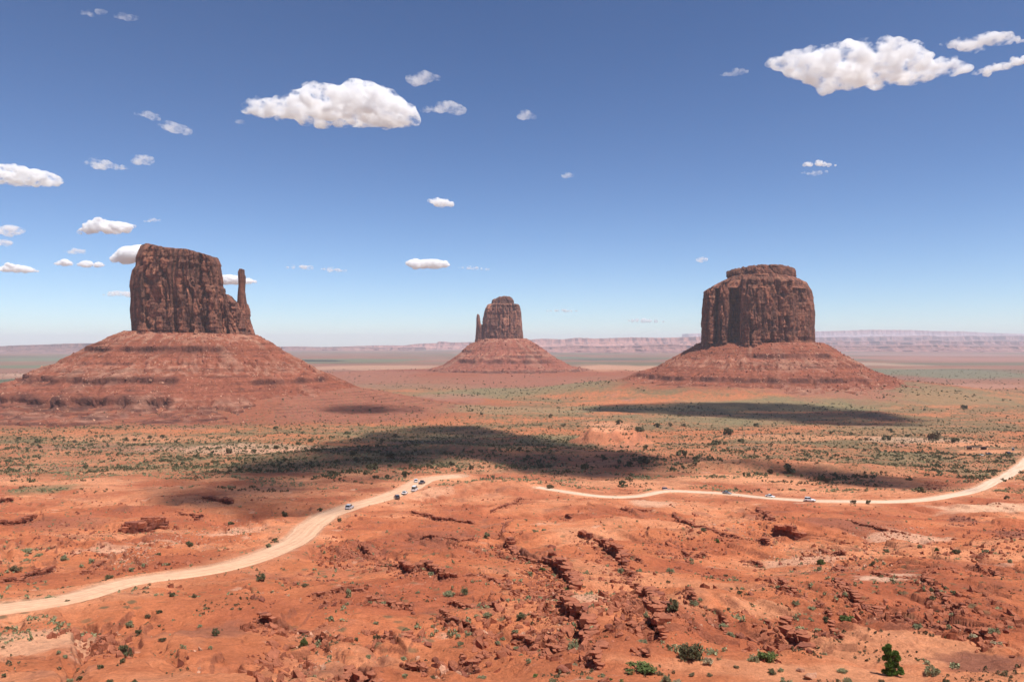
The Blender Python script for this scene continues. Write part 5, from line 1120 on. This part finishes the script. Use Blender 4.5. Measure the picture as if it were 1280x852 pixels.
for i, (ol, lb, mt) in enumerate([
  ([(1174,54,58),(1190,47,60),(1210,46,64),(1235,42,62),(1255,43,58),(1282,47,54)], 'streaky cloud above the right end of the largest cloud', None),
  ([(1212,90,94),(1225,85,96),(1245,78,95),(1262,72,90),(1285,66,78)], 'ragged cloud trailing down at the right edge below the streaky one', None),
  ([(898,91,95),(908,88,96),(920,85,96),(936,87,93)], 'small wisp just left of the largest cloud', M_wisp),
  ([(514,92,106),(522,88,109),(534,90,106),(550,93,101)], 'upper of two small wisps right of the wedge shaped cloud', M_wisp),
  ([(528,134,140),(540,131,141),(556,128,142),(570,129,144),(581,134,140)], 'lower of two small wisps right of the wedge shaped cloud', M_wisp),
  ([(294,149,155),(303,149,155)], 'tiny faint wisp left of the wedge shaped cloud', M_wisp),
  ([(648,143,149),(657,137,151),(668,144,150)], 'small single puff right of centre high in the sky', M_wisp),
  ([(702,216,222),(709,214,224),(717,217,222)], 'tiny puff below the single high puff right of centre', M_wisp),
  ([(168,138,143),(182,137,147),(198,143,152)], 'thin wisp high at left, left part of a broken pair', M_wisp),
  ([(202,150,160),(216,152,165),(233,156,170)], 'denser wisp high at left, right part of a broken pair', M_wisp),
  ([(96,12,16),(110,9,19),(128,11,19),(138,15,18)], 'wisp at the top edge, left of a pair', M_wisp),
  ([(143,15,24),(156,14,26),(172,19,25)], 'wisp at the top edge, right of a pair', M_wisp),
  ([(-25,208,232),(0,205,234),(20,205,235),(40,208,236),(60,213,236),(76,220,232)], 'bright white cloud cut by the left edge', None),
  ([(108,200,207),(122,198,212),(140,202,214),(160,208,212)], 'wispy cloud right of the bright cloud at the left edge', M_wisp),
  ([(164,197,205),(178,192,208),(190,194,204)], 'small thin wisp beside the wispy cloud at upper left', M_wisp),
  ([(96,290,295),(110,278,295),(122,269,295),(140,274,295),(158,277,293),(171,279,286)], 'pointed white cloud above the left butte to its left', None),
  ([(178,275,278),(190,272,279),(202,274,277)], 'small flat cloud right above the left butte top', M_wisp),
  ([(-20,284,294),(5,280,295),(20,282,294),(30,286,292)], 'flat cloud at the left edge above the lowest pair', M_wisp),
  ([(-10,302,310),(5,298,309),(15,302,306)], 'small puff under the flat cloud at the left edge', M_wisp),
  ([(-15,335,341),(0,331,341),(18,328,342),(35,332,342),(50,338,341)], 'low white cloud at the left edge', None),
  ([(80,313,317),(92,309,318),(105,312,317)], 'small flat cloud left of the left butte, highest of three', M_wisp),
  ([(66,328,332),(79,323,333),(91,327,332)], 'small flat cloud left of the left butte, left of the lower two', None),
  ([(95,329,334),(110,325,335),(131,329,334)], 'small flat cloud left of the left butte, right of the lower two', None),
  ([(140,322,329),(150,311,330),(165,306,330),(180,305,328),(198,312,326)], 'white cloud partly hidden behind the left butte top', None),
  ([(127,366,370),(145,362,372),(172,364,371)], 'low thin cloud touching the left side of the left butte', M_wisp),
  ([(265,346,354),(282,342,357),(300,345,356),(320,350,354)], 'white cloud passing behind the thin spire', None),
  ([(533,249,253),(543,246,257),(558,248,260),(568,252,260)], 'small grey white cloud above the centre butte', None),
  ([(510,325,333),(520,323,337),(540,323,337),(560,326,334)], 'flat oval white cloud left above the centre butte', None),
  ([(572,333,336),(590,332,338),(614,335,339)], 'thin flat cloud just above and left of the centre butte', M_wisp),
  ([(355,333,336),(372,330,338),(392,332,337)], 'left of two small flat clouds in mid sky', M_wisp),
  ([(401,335,338),(414,333,341),(434,337,341)], 'right of two small flat clouds in mid sky', M_wisp),
  ([(1001,205,208),(1012,201,209),(1030,202,210),(1046,205,208)], 'upper streak of the small double cloud at right', None),
  ([(1003,214,218),(1013,212,219),(1024,213,220),(1034,212,218)], 'lower streak of the small double cloud at right', M_wisp),
  ([(870,324,327),(876,320,328),(883,322,327)], 'tiny puff above the left corner of the right butte', M_wisp),
  ([(683,387,390),(702,385,391),(722,387,390)], 'faint low cloud right of the centre butte', M_wisp),
  ([(785,399,403),(800,397,404),(830,400,404)], 'faint low cloud left of the right butte', M_wisp)]):
    sky_cloud(ol, lb, mt, n=44 if (ol[-1][0] - ol[0][0]) > 80 else 16 if (ol[-1][0] - ol[0][0]) > 45 else 9, seed=30 + i)

# clouds overhead, outside the frame, whose shade falls on the flats
def shade_cloud(rows, label, seed, thick=150, mat=None, n=60):
    """rows: (px, ytop, ybottom) outline of the shaded ground"""
    r = np.random.RandomState(seed); bl = []; A = np.array(rows, float)
    for q in range(n):
        px = A[0, 0] + (A[-1, 0] - A[0, 0]) * (q + .5) / n; yt, yb = np.interp(px, A[:, 0], A[:, 1]), np.interp(px, A[:, 0], A[:, 2])
        (x0, y0), (x1, y1) = unproj(px, yb), unproj(px, yt); dep = max(abs(y1 - y0), 8); wx = (A[-1, 0] - A[0, 0]) / n / F * (y0 + y1) / 2
        m_ = max(1, int(dep / max(wx * 3.0, 14)))
        for k in range(m_):
            f = (k + .5) / m_; x = x0 + (x1 - x0) * f; y = y0 + (y1 - y0) * f; z0 = float(base_h(x, y)); o_ = sd / sd.z * (BASE - z0)
            ry = dep / m_ * .62; rx = max(wx * 1.6, min(ry * .7, 40))
            bl.append((x + o_.x, y + o_.y, BASE + r.uniform(-20, 20), rx * r.uniform(.9, 1.2), ry * r.uniform(.9, 1.15), thick * r.uniform(.35, .6)))
    return sphere_set('cloud', bl, 9, mat or M_shade, label, 'clouds overhead shading the flats', .16, seed)
shade_cloud([(185,614,622),(225,606,628),(262,598,638),(300,588,640),(340,575,634),(380,564,622),(420,557,606),(460,548,593),(500,539,582),(540,532,572),(580,532,570),(620,538,576),(660,546,584),(700,552,592),(740,558,599),(780,566,597),(812,572,586)], 'big cloud overhead shading the long dark strip of the flats', 1)
shade_cloud([(738,509,513),(780,505,515),(840,504,518),(900,503,521),(960,504,525),(1020,506,530),(1080,513,532),(1138,523,531)], 'cloud overhead shading the strip before the right butte', 2)
shade_cloud([(880,570,574),(940,576,584),(990,580,590),(1020,583,599),(1060,586,606),(1100,592,609),(1150,602,611)], 'small cloud overhead shading the ground left of the right road', 3, 120)
shade_cloud([(395,507,512),(430,505,515),(470,505,516),(530,508,513)], 'cloud overhead shading the red apron right of the left butte', 4, 60)
# ---------------------------------------------------------------- haze
m = bpy.data.materials.new('haze_air'); m.use_nodes = True; t = m.node_tree; t.nodes.clear()
out = t.nodes.new('ShaderNodeOutputMaterial'); v = t.nodes.new('ShaderNodeVolumePrincipled'); v.inputs['Color'].default_value = (.86, .90, 1.0, 1); v.inputs['Density'].default_value = 4.2e-5; v.inputs['Anisotropy'].default_value = 0.0
t.links.new(v.outputs[0], out.inputs['Volume'])
mb = MB(); zb, zt = float(Z.min()) - 6, 330.0; mb.box((0, 14800, (zb + zt) / 2), (60000, 32000, zt - zb)); hz = mb.build('haze', m); tag(hz, 'thin pale blue air haze over the valley', None, None, 'stuff')
